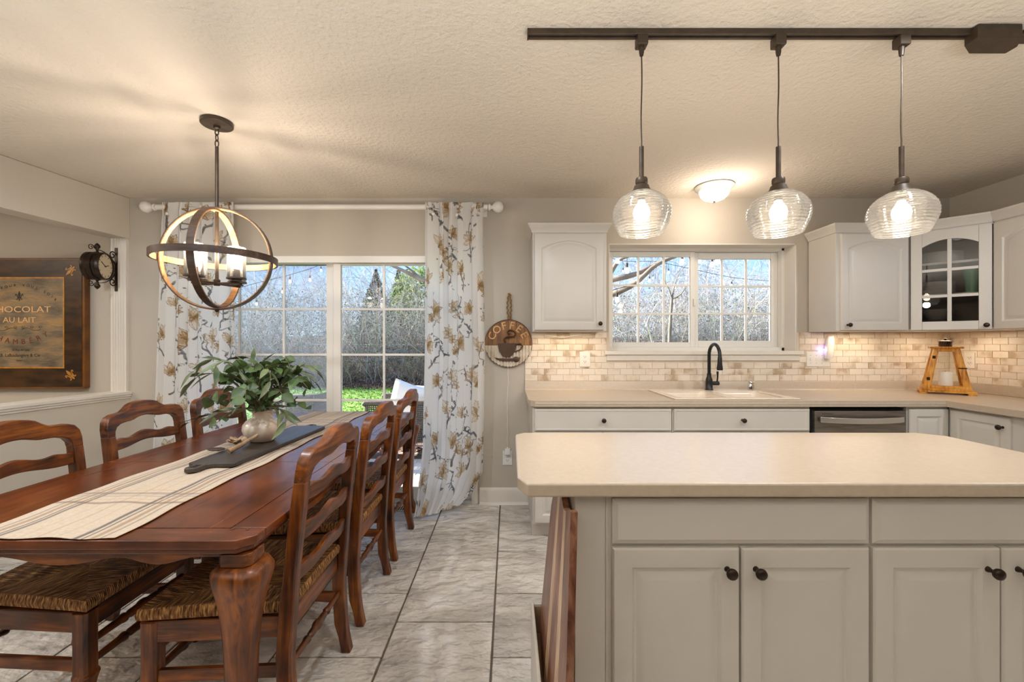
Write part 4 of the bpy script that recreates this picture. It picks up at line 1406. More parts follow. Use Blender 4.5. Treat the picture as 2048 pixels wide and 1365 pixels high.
# dried flower ornament on the board
df = thing('flower_ornament', 'carved dried flower ornament lying in front of the vase', 'ornament', (-1.315, 2.05, TZ + 0.0268))
fb = Vector((-1.305, 2.06, TZ + 0.055))
for i in range(11):
    a = 2 * PI * i / 11
    up = 0.35 + 0.5 * (i % 3) / 2
    mb = MB().ball((0, 0, 0), 0.022, 12, 8, (1.0, 0.5, 0.22))
    d = Vector((math.cos(a), math.sin(a), up)).normalized()
    mb.xf(Matrix.Translation(fb + d * 0.024) @ d.to_track_quat('X', 'Z').to_matrix().to_4x4())
    mb.build('petal', M['dried'], df, smooth=60)
MB().ball(fb + Vector((0, 0, 0.008)), 0.014, 12, 8).build('flower_center', M['dried'], df, smooth=60)
MB().ball((-1.372, 2.02, TZ + 0.036), 0.042, 14, 8, (1, 0.55, 0.18)).build('dark_petal', M['dark_petal'], df, smooth=60)
MB().tube([(-1.285, 1.975, TZ + 0.037), (-1.262, 2.02, TZ + 0.052), (-1.225, 2.10, TZ + 0.085)], [0.013, 0.010, 0.007], 10).build('stalk', M['dried'], df, smooth=60)
MB().ball((-1.262, 2.055, TZ + 0.072), 0.015, 12, 8).build('bud', M['dried'], df, smooth=60)

# ================================================================== CHAIRS
XB = [(0, .228), (.12, .203), (.28, .193), (.45, .204), (.6, .218), (.8, .240), (1.0, .266)]
def xb(z): return interp(XB, z)
def make_chair():
    c = thing('dining_chair', 'chair', 'chair', (0, 0, 0), 0)
    # rear posts
    for s in (-1, 1):
        pr = []
        for z in (0, .03, .07, .12, .18, .24, .30, .36, .42, .48, .55, .62, .70, .78, .85):
            hw = 0.019 if z < 0.1 else (0.024 if z < 0.5 else (0.021 if z < 0.8 else 0.0198))
            pr.append(((xb(z) - hw, z), (xb(z) + hw, z)))
        y0, y1 = sorted((s * 0.196, s * 0.238))
        MB().ribbon(pr, lambda a, b, t: (a, t, b), y0, y1).build('leg', M['wz'], c, bevel=0.006, local=True)
    half = [((.238, .845), (.196, .845)), ((.238, .885), (.193, .868)), ((.232, .916), (.180, .886)), ((.214, .938), (.155, .897)), ((.188, .947), (.130, .900)), ((.155, .948), (.108, .901)), ((.125, .951), (.090, .901)),
            ((.100, .964), (.074, .903)), ((.078, .980), (.058, .908)), ((.055, .987), (.040, .913)), ((.028, .991), (.020, .916)), ((0, .993), (0, .917))]
    full = half + [((-o[0], o[1]), (-i[0], i[1])) for o, i in half[::-1][1:]]
    def bowmap(a, b, t):
        return (xb(b) + t + 0.018 * max(0.0, 1 - (a / 0.20) ** 2), a, b)
    MB().ribbon(full, bowmap, -0.020, 0.020).build('crest_rail', M['wy'], c, bevel=0.006, local=True)
    for zc in (0.800, 0.670, 0.540):
        pr = []
        for i in range(29):
            y = -0.20 + 0.40 * i / 28
            q_ = abs(y) / 0.20
            hump = 0.020 * (0.5 + 0.5 * math.cos(PI * min(1, q_ / 0.5))) + 0.006 * (0.5 + 0.5 * math.cos(PI * min(1, abs(q_ - 0.72) / 0.2)))
            low = 0.016 * (0.5 + 0.5 * math.cos(PI * min(1, q_ / 0.75)))
            pr.append(((y, zc + 0.022 + hump), (y, zc - 0.024 + low)))
        MB().ribbon(pr, bowmap, -0.010, 0.010).build('slat', M['wy'], c, bevel=0.004, local=True)
    # seat frame
    xf_, xr_ = -0.245, 0.186
    yf, yr_ = 0.240, 0.190
    for s in (-1, 1):
        MB().prism([(xf_ + 0.03, s * (yf - 0.028)), (xr_, s * (yr_ - 0.004)), (xr_, s * (yr_ + 0.018)), (xf_ + 0.03, s * (yf - 0.004))], 0.345, 0.412, 'xy').build('seat_rail', M['wx'], c, bevel=0.004, local=True)
        MB().prism([(xf_ + 0.03, s * (yf - 0.026)), (xr_, s * (yr_ + 0.0)), (xr_, s * (yr_ + 0.018)), (xf_ + 0.03, s * (yf - 0.008))], 0.215, 0.255, 'xy').build('stretcher', M['wx'], c, bevel=0.004, local=True)
    MB().box(xf_ + 0.002, xf_ + 0.026, -yf + 0.04, yf - 0.04, 0.345, 0.412).build('seat_rail', M['wy'], c, bevel=0.004, local=True)
    MB().box(xr_ - 0.012, xr_ + 0.01, -yr_, yr_, 0.345, 0.412).build('seat_rail', M['wy'], c, bevel=0.004, local=True)
    def turned(x, z, w, r0=0.011):
        prof = []
        for i in range(41):
            f_ = i / 40
            y = -w + 2 * w * f_
            q_ = abs(2 * f_ - 1)
            r_ = r0 * (1 + 0.45 * (1 - q_))
            if 0.30 < q_ < 0.48: r_ += 0.005 * math.sin((q_ - 0.30) / 0.18 * PI * 5)
            if q_ < 0.06: r_ += 0.004
            prof.append((max(0.005, r_), y))
        return MB().lathe(prof, (x, 0, z), 12, 'y')
    turned(xf_ + 0.012, 0.300, yf - 0.04).build('stretcher', M['wy'], c, local=True, smooth=50)
    turned(xf_ + 0.012, 0.232, yf - 0.04).build('stretcher', M['wy'], c, local=True, smooth=50)
    turned(xr_ + 0.012, 0.250, yr_ + 0.005, 0.009).build('stretcher', M['wy'], c, local=True, smooth=50)
    for s in (-1, 1):
        secs = []
        cx_, cy_ = xf_ + 0.018, s * (yf - 0.022)
        for z, off, hh in ((0, .030, .020), (.012, .032, .024), (.03, .026, .023), (.06, .010, .020), (.10, -.002, .019), (.15, -.002, .022), (.19, .004, .027), (.205, .006, .0305), (.212, .001, .0265), (.30, 0, .026), (.411, 0, .027)):
            secs.append((cx_ - off, cy_ + s * off * 0.6, z, hh, hh))
        MB().loft(secs).build('leg', M['wz'], c, bevel=0.002, smooth=40, local=True)
    # woven seat
    X0_, X1_ = xf_ - 0.010, xr_ + 0.012
    A = [Vector((X0_, -yf - 0.004, 0)), Vector((X0_, yf + 0.004, 0)), Vector((X1_, yr_ + 0.004, 0)), Vector((X1_, -yr_ - 0.004, 0))]
    cen = (A[0] + A[1] + A[2] + A[3]) / 4
    mb = MB()
    uvs = []
    nU, nV = 24, 8
    for e_ in range(4):
        P0, P1 = A[e_], A[(e_ + 1) % 4]
        ed = (P1 - P0).normalized()
        nrm = Vector((-ed.y, ed.x, 0))
        if nrm.dot(cen - P0) > 0: nrm = -nrm
        def nout(a, b):
            e2 = (b - a).normalized()
            n2 = Vector((-e2.y, e2.x, 0))
            return -n2 if n2.dot(cen - a) > 0 else n2
        n_prev, n_next = nout(A[e_ - 1], A[e_]), nout(A[(e_ + 1) % 4], A[(e_ + 2) % 4])
        b0 = len(mb.v)
        rows = []
        for j in range(nV + 4):
            for i in range(nU + 1):
                f_ = i / nU
                E = P0.lerp(P1, f_)
                if j < 4:
                    ph = [(-0.012, -0.046), (0.003, -0.036), (0.006, -0.020), (0.002, -0.006)][j]
                    nn_ = nrm
                    if i == 0: nn_ = (nrm + n_prev)
                    if i == nU: nn_ = (nrm + n_next)
                    p = E + nn_ * ph[0]
                    z = 0.458 + ph[1]
                else:
                    g_ = (j - 4) / (nV - 1)
                    p = E.lerp(cen, g_)
                    diag = min(f_, 1 - f_) * 2
                    z = 0.458 + 0.004 * (1 - g_) * math.sin(PI * f_) - 0.012 * g_ - 0.006 * (1 - diag) * (1 - g_) * (1 if j > 4 else .5)
                mb.v.append((p.x, p.y, z))
                rows.append((p.dot(ed), (j / 10)))
        uvs.append((b0, rows))
        for j in range(nV + 3):
            for i in range(nU):
                a = b0 + j * (nU + 1) + i
                mb.f.append((a, a + 1, a + nU + 2, a + nU + 1))
    o = mb.build('seat', M['rush'], c, local=True, smooth=60, fix=False)
    me = o.data
    uvl = me.uv_layers.new(name='UVMap')
    flat = {}
    for b0, rows in uvs:
        for i, r_ in enumerate(rows):
            flat[b0 + i] = r_
    for lp in me.loops:
        uvl.data[lp.index].uv = flat[lp.vertex_index]
    box(X0_ + 0.02, X1_ - 0.02, -yr_ + 0.0, yr_ - 0.0, 0.414, 0.436).build('seat_base', M['rush'], c, local=True)
    return c
chair0 = make_chair()
chairs = [(-0.905, 1.59, 0, 'nearest ladder-back chair on the right side of the table, rush seat in full view'),
          (-0.905, 2.19, 0, 'middle ladder-back chair of the three on the table\'s right side'),
          (-0.905, 2.775, 0, 'farthest ladder-back chair on the table\'s right side, by the glass door'),
          (-1.62, 1.635, PI, 'nearest ladder-back chair on the left side, its rush seat under the table'),
          (-1.63, 2.235, PI, 'middle ladder-back chair on the left side, against the half wall'),
          (-1.63, 2.80, PI, 'farthest ladder-back chair on the left side, behind the greenery')]
for i, (x, y, a, lb) in enumerate(chairs):
    c = chair0 if i == 0 else copy_tree(chair0)
    c.location = (x, y, 0)
    c.rotation_euler = (0, 0, a)
    tag(c, lb, 'chair', 'ladder-back chairs around the dining table')

# ================================================================== CURTAINS
def paint_print(nu, nv, wm, hm, seed, flip=False):
    r_ = np.random.default_rng(seed)
    img = np.ones((nv, nu, 3)) * np.array([246, 246, 245])
    ppx, ppy = nu / wm, nv / hm
    def window(cx, cy, rad):
        x0, x1 = int(max(0, (cx - rad) * ppx)), int(min(nu, (cx + rad) * ppx + 2))
        y0, y1 = int(max(0, (cy - rad) * ppy)), int(min(nv, (cy + rad) * ppy + 2))
        if x1 <= x0 or y1 <= y0: return None
        gx, gy = np.meshgrid((np.arange(x0, x1) + .5) / ppx, (np.arange(y0, y1) + .5) / ppy)
        return x0, x1, y0, y1, gx, gy
    def blend(x0, x1, y0, y1, mask, col):
        img[y0:y1, x0:x1] = img[y0:y1, x0:x1] * (1 - mask[..., None]) + np.array(col) * mask[..., None]
    def seg(p, q, w0, w1, col, al=0.9):
        c = ((p[0] + q[0]) / 2, (p[1] + q[1]) / 2)
        L = math.hypot(q[0] - p[0], q[1] - p[1])
        W = window(c[0], c[1], L / 2 + max(w0, w1) + 0.01)
        if W is None: return
        x0, x1, y0, y1, gx, gy = W
        t = ((gx - p[0]) * (q[0] - p[0]) + (gy - p[1]) * (q[1] - p[1])) / max(L * L, 1e-9)
        t = np.clip(t, 0, 1)
        d = np.hypot(gx - p[0] - t * (q[0] - p[0]), gy - p[1] - t * (q[1] - p[1]))
        w = w0 + (w1 - w0) * t
        blend(x0, x1, y0, y1, np.clip((w - d) / 0.002 + 0.5, 0, 1) * al, col)
    def petal(c, ang, L, Wd, fill, edge):
        m_ = (c[0] + math.cos(ang) * L / 2, c[1] + math.sin(ang) * L / 2)
        W = window(m_[0], m_[1], L * 0.75)
        if W is None: return
        x0, x1, y0, y1, gx, gy = W
        u = (gx - c[0]) * math.cos(ang) + (gy - c[1]) * math.sin(ang)
        v = -(gx - c[0]) * math.sin(ang) + (gy - c[1]) * math.cos(ang)
        f_ = np.clip(u / L, 0, 1)
        hw = Wd * np.sin(PI * f_ ** 0.8) + 1e-5
        ins = (np.abs(v) < hw) & (u > 0) & (u < L)
        dist = hw - np.abs(v)
        m1 = ins * np.clip(0.75 - 0.45 * f_, 0, 1)
        blend(x0, x1, y0, y1, m1, fill)
        blend(x0, x1, y0, y1, ins * (dist < 0.0028) * 0.9, edge)
        blend(x0, x1, y0, y1, ins * (np.abs(np.abs(v) - hw * 0.45) < 0.0016) * 0.55, edge)
        blend(x0, x1, y0, y1, ins * np.clip(1 - f_ * 2.4, 0, 1) * 0.55, edge)
    gold = [(168, 134, 88), (182, 148, 104), (140, 108, 68)]
    cream = [(230, 218, 198), (218, 200, 174), (206, 182, 148), (236, 226, 210)]
    slate = [(112, 114, 120), (130, 130, 134), (98, 96, 98)]
    def branch(x, y, ang, L, w, depth=0):
        p = (x, y)
        n_ = max(3, int(L / 0.035))
        for i in range(n_):
            ang2 = ang + r_.normal(0, 0.35)
            q = (p[0] + math.cos(ang2) * L / n_, p[1] + math.sin(ang2) * L / n_)
            w1 = w * (1 - 0.6 * (i + 1) / n_)
            w0 = w * (1 - 0.6 * i / n_)
            seg(p, q, w0, w1, slate[r_.integers(3)], 0.85)
            if depth < 1 and r_.random() < 0.45:
                branch(q[0], q[1], ang2 + r_.choice([-1, 1]) * r_.uniform(0.6, 1.2), L * 0.4, w1 * 0.6, depth + 1)
            if r_.random() < 0.35:
                a3 = ang2 + r_.choice([-1, 1]) * r_.uniform(0.7, 1.4)
                petal(q, a3, r_.uniform(0.025, 0.05), r_.uniform(0.006, 0.010), slate[r_.integers(3)], (90, 88, 90))
            if r_.random() < 0.3:
                d = (q[0] + r_.normal(0, .03), q[1] + r_.normal(0, .03))
                seg(d, (d[0] + .003, d[1]), 0.005, 0.004, (120, 84, 50), .9)
            p = q
            ang = ang * 0.85 + ang2 * 0.15
        return p
    def flower(c, s, a0):
        k = int(r_.integers(5, 8))
        for i in range(k):
            a = a0 + (i - (k - 1) / 2) * 0.62 + r_.normal(0, .08)
            petal(c, a, s * r_.uniform(.8, 1.1), s * r_.uniform(.20, .27), cream[r_.integers(4)], gold[r_.integers(3)])
        petal(c, a0 + .1, s * .7, s * .17, gold[r_.integers(2)], gold[2])
        for i in range(3):
            petal(c, a0 + PI + r_.uniform(-.8, .8), s * .4, s * .1, cream[r_.integers(4)], gold[2])
    ys = np.arange(0.06, hm + 0.05, 0.26)
    for i, y in enumerate(ys):
        for j in range(int(wm / 0.30) + 1):
            x = 0.10 + j * 0.31 + (0.155 if i % 2 else 0) + r_.normal(0, .03)
            yy = y + r_.normal(0, .035)
            a = r_.uniform(-2.6, -0.5)
            e_ = branch(x + r_.normal(0, .03), yy + 0.17, a, r_.uniform(.2, .32), r_.uniform(.006, .011))
            flower((x, yy), r_.uniform(.085, .12), a + r_.normal(0, .4))
            if r_.random() < .5:
                flower((x + r_.choice([-1, 1]) * .08, yy + .06), r_.uniform(.055, .08), r_.uniform(-3, 0))
    img += r_.normal(0, 2, img.shape)
    return img[:, ::-1] if flip else img

def curtain(label, xl, xr, nfold, seed, pool, yc=3.315, ztop=2.372):
    wm = 1.15
    nu, nv = 300, 560
    t = np.linspace(0, 1, nv)[:, None]
    s_ = np.linspace(0, 1, nu)[None, :]
    L = np.interp(t[:, 0], [a for a, _ in xl], [b for _, b in xl])[:, None]
    Rr = np.interp(t[:, 0], [a for a, _ in xr], [b for _, b in xr])[:, None]
    # gather: folds are tight at the header, broad lower down
    phase = 2 * PI * nfold * (s_ + 0.035 * np.sin(s_ * 9 + seed))
    amp = 0.030 * (1 - 0.25 * t) * (0.75 + 0.25 * np.sin(s_ * 11 + seed + 2 * t))
    side = 0.012 * np.sin(2 * phase + 0.6) * (1 - 0.4 * t)
    X = L + (Rr - L) * s_ + side
    Y = yc + amp * (np.sin(phase + 0.5 * t * np.sin(s_ * 5)) ) + 0.010 * np.sin(phase * 0.5 + 3 * t) * t
    pinch = np.exp(-((t - 0.035) / 0.018) ** 2)
    Y = Y + 0.010 * pinch * np.sin(phase) 
    zb = 0.012
    Z = ztop + (zb - ztop) * t + 0 * s_
    Z = Z + 0.008 * np.sin(phase) * np.exp(-(t / 0.02) ** 2)
    if pool:
        k = np.clip((t - 0.90) / 0.10, 0, 1)
        Y = Y - 0.17 * k ** 1.6 * (1 - 0.85 * s_ ** 2) 
        Z = Z + (k ** 2) * 0.05 * (s_ ** 1.5) + 0.010 * k * np.abs(np.sin(phase * .5))
        Z = np.maximum(Z, 0.012 + 0.006 * np.abs(np.sin(phase)))
    Y = np.minimum(Y, YB - 0.035)
    P = np.stack([X, Y, Z], -1)
    img = paint_print(nu, nv, wm, 2.40, seed)
    o = attr_grid('curtain', M['curtain'], P, img)
    tag(o, label, 'curtain', 'printed curtains at the sliding door')
    for f_ in (0.14, 0.52, 0.86):
        iu = int(f_ * nu)
        iv = int(0.042 * nv)
        p = P[iv, iu]
        MB().ball((p[0], p[1] - 0.010, p[2]), 0.012, 12, 8, (1, .5, 1)).build('button', M['white'], o)
    return o
curtain('right-hand white curtain with gold magnolia print, pooling on the floor', [(0, -0.655), (.45, -0.655), (.8, -0.672), (.92, -0.70), (1, -0.70)], [(0, -0.185), (.06, -0.195), (.5, -0.178), (.88, -0.20), (.95, -0.27), (1, -0.36)], 5.5, 3, True)
curtain('left-hand white curtain with gold magnolia print behind the table', [(0, -2.69), (.5, -2.73), (1, -2.77)], [(0, -2.10), (.5, -2.09), (1, -2.05)], 6, 9, False)
rod = thing('curtain_rod', 'thick white wooden curtain rod with round finials over the door', 'curtain rod', (-1.45, YB - 0.1, 2.354))
ry, rz = 3.350, 2.345
MB().tube([(-2.74, ry, rz), (-0.165, ry, rz)], 0.021, 20).build('rod', M['white'], rod, smooth=50)
for s, x in ((-1, -2.745), (1, -0.16)):
    prof = [(0.021, 0), (0.026, 0.006), (0.026, 0.012), (0.016, 0.020), (0.014, 0.030), (0.026, 0.040), (0.040, 0.055), (0.045, 0.075), (0.040, 0.095), (0.026, 0.110), (0.0, 0.117)]
    MB().lathe([(r, s * z) for r, z in prof], (x, ry, rz), 24, 'x').build('finial', M['white'], rod, smooth=50)
for x in (-2.71, -0.195):
    MB().box(x - 0.012, x + 0.012, ry + 0.018, YB, rz - 0.012, rz + 0.012).box(x - 0.02, x + 0.02, YB - 0.012, YB - 0.0005, rz - 0.05, rz + 0.03).build('bracket', M['white'], rod, bevel=0.003)

# ================================================================== LIGHTS
WARM = (1.0, 0.86, 0.71)
# chandelier
CX, CY, CZc = -1.527, 2.253, 1.729
chd = thing('chandelier', 'bronze and wood orb chandelier with four seeded glass lights', 'chandelier', (CX, CY, H))
MB().lathe([(0.0, 0), (0.072, 0), (0.075, -0.004), (0.075, -0.020), (0.071, -0.024), (0.0, -0.026)], (CX, CY, H), 32).build('canopy', M['bronze_matte'], chd, smooth=40)
cz_ = H - 0.026
MB().lathe([(0.016, 0), (0.016, -0.012), (0.008, -0.018), (0.0, -0.018)], (CX, CY, cz_), 16).build('canopy_loop', M['bronze_matte'], chd, smooth=40)
def link(c, ax):
    mb = MB()
    pts = []
    for i in range(17):
        a = 2 * PI * i / 16
        u, w = 0.009 * math.cos(a), 0.019 * math.sin(a)
        pts.append((c[0] + (u if ax == 'x' else 0), c[1] + (u if ax == 'y' else 0), c[2] + w))
    return mb.tube(pts, 0.0028, 6)
for i in range(3):
    link((CX, CY, cz_ - 0.030 - 0.030 * i), 'x' if i % 2 == 0 else 'y').build('chain_link', M['bronze_matte'], chd, smooth=50)
zr0 = cz_ - 0.108
MB().tube([(CX, CY, zr0), (CX, CY, 1.605)], 0.0085, 12).build('rod', M['bronze_matte'], chd, smooth=50)
def band(rad, width, thick, mtx, m_out, m_in):
    """a flat hoop; outer skin and inner skin are separate parts"""
    outp = MB().lathe([(rad, -width / 2), (rad, width / 2), (rad - thick * .5, width / 2), (rad - thick * .5, -width / 2)], (0, 0, 0), 72, 'z', closed=True).xf(mtx)
    inp = MB().lathe([(rad - thick * .5, -width / 2 + .001), (rad - thick * .5, width / 2 - .001), (rad - thick, width / 2 - .001), (rad - thick, -width / 2 + .001)], (0, 0, 0), 72, 'z', closed=True).xf(mtx)
    o_ = outp.build('ring', m_out, chd, smooth=40)
    inp.build('ring_lining', m_in, o_, smooth=40)
T0 = Matrix.Translation((CX, CY, CZc))
band(0.282, 0.034, 0.010, T0, M['ring'], M['ring_in'])
band(0.268, 0.034, 0.010, T0 @ Matrix.Rotation(R(10), 4, 'Z') @ Matrix.Rotation(R(90), 4, 'X'), M['ring'], M['ring_in'])
band(0.256, 0.034, 0.010, T0 @ Matrix.Rotation(R(100), 4, 'Z') @ Matrix.Rotation(R(90), 4, 'X'), M['ring'], M['ring_in'])
MB().ball((CX, CY, CZc - 0.27), 0.010, 10, 8).build('finial', M['bronze_matte'], chd)
MB().lathe([(0.0, 0), (0.014, 0.0), (0.016, 0.01), (0.016, 0.03), (0.010, 0.036), (0, 0.036)], (CX, CY, 1.588), 16).build('hub', M['bronze_matte'], chd, smooth=40)
for k in range(4):
    a = R(34 + 42 + 90 * k)
    ex, ey = CX + 0.125 * math.cos(a), CY + 0.125 * math.sin(a)
    MB().box(0, 0.14, -0.009, 0.009, 1.594, 1.604).xf(Matrix.Translation((CX, CY, 0)) @ Matrix.Rotation(a, 4, 'Z')).build('arm', M['bronze_matte'], chd, bevel=0.002)
    cup = MB().lathe([(0, 0), (0.030, 0), (0.030, 0.006), (0.022, 0.008), (0.022, 0.012), (0.046, 0.014), (0.046, 0.021), (0.024, 0.024), (0, 0.024)], (ex, ey, 1.604), 24).build('cup', M['bronze_matte'], chd, smooth=40)
    MB().lathe([(0, 0), (0.018, 0), (0.018, 0.035), (0.015, 0.040), (0, 0.040)], (ex, ey, 1.628), 16).build('socket', M['bronze'], cup, smooth=40)
    MB().lathe([(0.042, 0), (0.042, 0.155), (0.040, 0.155), (0.040, 0.001)], (ex, ey, 1.6255), 28, closed=True).build('glass_shade', M['seeded'], cup, smooth=40)
    MB().lathe([(0.010, 0), (0.013, 0.010), (0.024, 0.028), (0.028, 0.045), (0.024, 0.062), (0.012, 0.072), (0, 0.074)], (ex, ey, 1.668), 16).build('bulb', M['bulb_soft'], cup, smooth=60)
    lamp('bulb_light', 'POINT', (ex, ey, 1.765), 4.6, WARM, shadow_soft_size=0.02)

# track light rail and pendants
TYK = 1.60
trk = thing('light_track', 'dark bronze ceiling light track above the island', 'track light', (1.1, TYK, H))
MB().box(0.072, 1.76, TYK - 0.017, TYK - 0.006, H - 0.022, H - 0.0005).box(0.072, 1.76, TYK + 0.006, TYK + 0.017, H - 0.022, H - 0.0005).box(0.072, 1.76, TYK - 0.006, TYK + 0.006, H - 0.014, H - 0.0005).build('rail', M['bronze_matte'], trk, bevel=0.002)
MB().box(0.068, 0.0725, TYK - 0.017, TYK + 0.017, H - 0.023, H - 0.0005).build('end_cap', M['bronze_matte'], trk)
MB().prism([(1.70, TYK - 0.040), (1.86, TYK - 0.040), (1.90, TYK + 0.01), (1.90, TYK + 0.05), (1.76, TYK + 0.05), (1.70, TYK + 0.01)], H - 0.052, H - 0.0005, 'xy').build('power_feed', M['bronze_matte'], trk, bevel=0.004)
MB().box(1.90, 2.05, TYK - 0.01, TYK + 0.05, H - 0.015, H - 0.0005).build('canopy_plate', M['bronze_matte'], trk, bevel=0.003)
def make_pendant():
    p = thing('pendant_light', 'p', 'pendant lamp', (0, 0, 0))
    MB().box(-0.020, 0.020, -0.020, 0.020, -0.060, -0.0225).build('adapter', M['bronze_matte'], p, bevel=0.004, local=True)
    MB().lathe([(0, -0.060), (0.010, -0.060), (0.009, -0.080), (0.007, -0.092), (0, -0.092)], (0, 0, 0), 12).build('strain_relief', M['bronze_matte'], p, local=True)
    pts = [(0.0016 * math.sin(i * 0.6), 0.001 * math.sin(i * 0.8), -0.09 - 0.345 * i / 12) for i in range(13)]
    pts[-1] = (0, 0, -0.435)
    MB().tube(pts, 0.0026, 8).build('cord', M['bronze_matte'], p, local=True, smooth=50)
    MB().tube([(0, 0, -0.430), (0, 0, -0.552)], 0.0085, 12).build('tube', M['bronze_matte'], p, local=True, smooth=50)
    MB().lathe([(0, -0.545), (0.020, -0.547), (0.022, -0.552), (0.022, -0.566), (0.019, -0.570), (0.026, -0.576), (0.031, -0.590), (0.036, -0.594), (0.040, -0.603), (0.0, -0.603)], (0, 0, 0), 24).build('cap', M['bronze_matte'], p, local=True, smooth=40)
    prof = [(0.033, -0.596), (0.050, -0.603), (0.070, -0.615), (0.088, -0.632), (0.100, -0.652), (0.105, -0.673), (0.104, -0.694), (0.098, -0.714), (0.088, -0.735), (0.080, -0.753)]
    fine = []
    N = 72
    for i in range(N + 1):
        f_ = i / N * (len(prof) - 1)
        i0 = min(len(prof) - 2, int(f_))
        w = f_ - i0
        r_ = prof[i0][0] * (1 - w) + prof[i0 + 1][0] * w
        z_ = prof[i0][1] * (1 - w) + prof[i0 + 1][1] * w
        fine.append((r_ + 0.0011 * math.sin(i / N * 2 * PI * 17), z_))
    back = [(r_ - 0.0028, z_ + 0.0005) for r_, z_ in fine[::-1]]
    MB().lathe(fine + back, (0, 0, 0), 64, closed=True).build('glass_shade', M['glass_shade'], p, local=True, smooth=60)
    MB().lathe([(0, -0.603), (0.014, -0.604), (0.014, -0.630), (0, -0.631)], (0, 0, 0), 16).build('socket', M['bronze'], p, local=True, smooth=40)
    MB().lathe([(0.011, -0.628), (0.014, -0.640), (0.026, -0.658), (0.030, -0.675), (0.026, -0.694), (0.014, -0.706), (0, -0.709)], (0, 0, 0), 20).build('bulb', M['bulb'], p, local=True, smooth=60)
    return p
pen0 = make_pendant()
for i, (x, lb) in enumerate(((0.492, 'leftmost of three ribbed clear glass pendants on the track'), (1.0, 'middle of three ribbed clear glass pendants on the track'), (1.457, 'rightmost of three ribbed clear glass pendants on the track'))):
    p = pen0 if i == 0 else copy_tree(pen0)
    p.location = (x, TYK, H)
    tag(p, lb, 'pendant lamp', 'glass pendants on the light track')
    lamp('bulb_light', 'POINT', (x, TYK, H - 0.755), 4.0, WARM, shadow_soft_size=0.03)

fl = thing('flush_ceiling_light', 'small round flush ceiling light with glowing glass bowl over the sink', 'ceiling light', (1.515, 3.18, H))
MB().lathe([(0, 0), (0.130, 0), (0.136, -0.006), (0.132, -0.014), (0.120, -0.020), (0.112, -0.030), (0.104, -0.034), (0.0, -0.034)], (1.515, 3.18, H - 0.0005), 36).build('base', M['white'], fl, smooth=40)
MB().lathe([(0.104, -0.034), (0.104, -0.048), (0.094, -0.074), (0.072, -0.096), (0.040, -0.110), (0.0, -0.114)], (1.515, 3.18, H), 36).build('bowl', M['dome'], fl, smooth=60)
MB().lathe([(0.0, -0.112), (0.008, -0.114), (0.006, -0.124), (0.003, -0.132), (0, -0.134)], (1.515, 3.18, H), 12).build('finial', M['bronze'], fl, smooth=60)
lamp('bulb_light', 'POINT', (1.515, 3.10, H - 0.20), 6, WARM, shadow_soft_size=0.06)
# under-cabinet strips
for x0, x1, e_ in ((0.20, 0.70, 0.8), (2.45, 2.90, 0.8)):
    lamp('under_cabinet_light', 'AREA', ((x0 + x1) / 2, YB - 0.13, UZ0 - 0.012), e_, (1.0, 0.82, 0.60), (0, 0, 0), x1 - x0, 0.03)
lamp('under_cabinet_light', 'AREA', (3.28, 3.2, UZ0 - 0.012), 1.0, (1.0, 0.82, 0.60), (0, 0, R(-45)), 0.35, 0.03)

# ================================================================== WALL THINGS
# picture
pc = thing('wall_picture', 'brown framed vintage chocolate sign with gold border and lettering', 'picture', (-3.86, YB, 1.44))
PX0, PX1, PZ0, PZ1 = -4.365, -3.353, 0.927, 1.961
PY = YB - 0.052
pc_side = MB().box(PX0, PX1, PY, YB - 0.001, PZ0, PZ1)
pc_side.build('frame_side', M['gilt_side'], pc, bevel=0.008)
fi = 0.016
fr = MB()
b_ = 0.148
fr.box(PX0 + fi, PX1 - fi, PY - 0.004, PY - 0.0005, PZ0 + fi, PZ1 - fi)
fr.build('panel', M['frame_dark'], pc, bevel=0.001)
ix0, ix1, iz0, iz1 = -3.86 - 0.355, -3.86 + 0.355, 1.088, 1.808
g_ = 0.011
gb = MB().box(ix0, ix1, PY - 0.006, PY - 0.004, iz1 - g_, iz1).box(ix0, ix1, PY - 0.006, PY - 0.004, iz0, iz0 + g_).box(ix0, ix0 + g_, PY - 0.006, PY - 0.004, iz0 + g_, iz1 - g_).box(ix1 - g_, ix1, PY - 0.006, PY - 0.004, iz0 + g_, iz1 - g_)
gb.build('gilt_border', M['gold'], pc)
box(ix0 + g_, ix1 - g_, PY - 0.0048, PY - 0.0035, iz0 + g_, iz1 - g_).build('canvas', M['canvas'], pc)
tyy = PY - 0.0055
def ptext(s_, size, px, py, m_, sx=1.0, name='lettering'):
    p = at(px, py, PY)
    return text_obj(name, s_, size, m_, pc, face_south(p.x, tyy, p.z), 0.0004, sx=sx)
ptext('CHOCOLAT', 0.068, 40, 625, M['cream_ink'], 1.32)
ptext('AU LAIT', 0.060, 40, 645.5, M['cream_ink'], 1.18)
ptext('J.B. LaBoulangère & Cie', 0.036, 40, 714, M['ink'], 0.96)
ptext('12 Rue de Lyon', 0.022, 43, 702, M['ink'], 1.0)
ptext('PARIS', 0.018, 40, 723, M['red_ink'], 1.0)
def arc_text(s_, size, cx, cz, r_, a0, a1, m_, y, parent, up=True, extr=0.0004):
    n_ = len(s_)
    for i, chh in enumerate(s_):
        if chh == ' ': continue
        a = a0 + (a1 - a0) * (i / (n_ - 1))
        if up:
            p = (cx + r_ * math.sin(a), cz + r_ * math.cos(a)); rot = -a
        else:
            p = (cx + r_ * math.sin(a), cz - r_ * math.cos(a)); rot = a
        mtx_ = face_south(p[0], y, p[1]) @ Matrix.Rotation(rot, 4, 'Z')
        text_obj('letter', chh, size, m_, parent, mtx_, extr)
pcx = -3.86
zA = CZ - (684 - VY) * PY / F
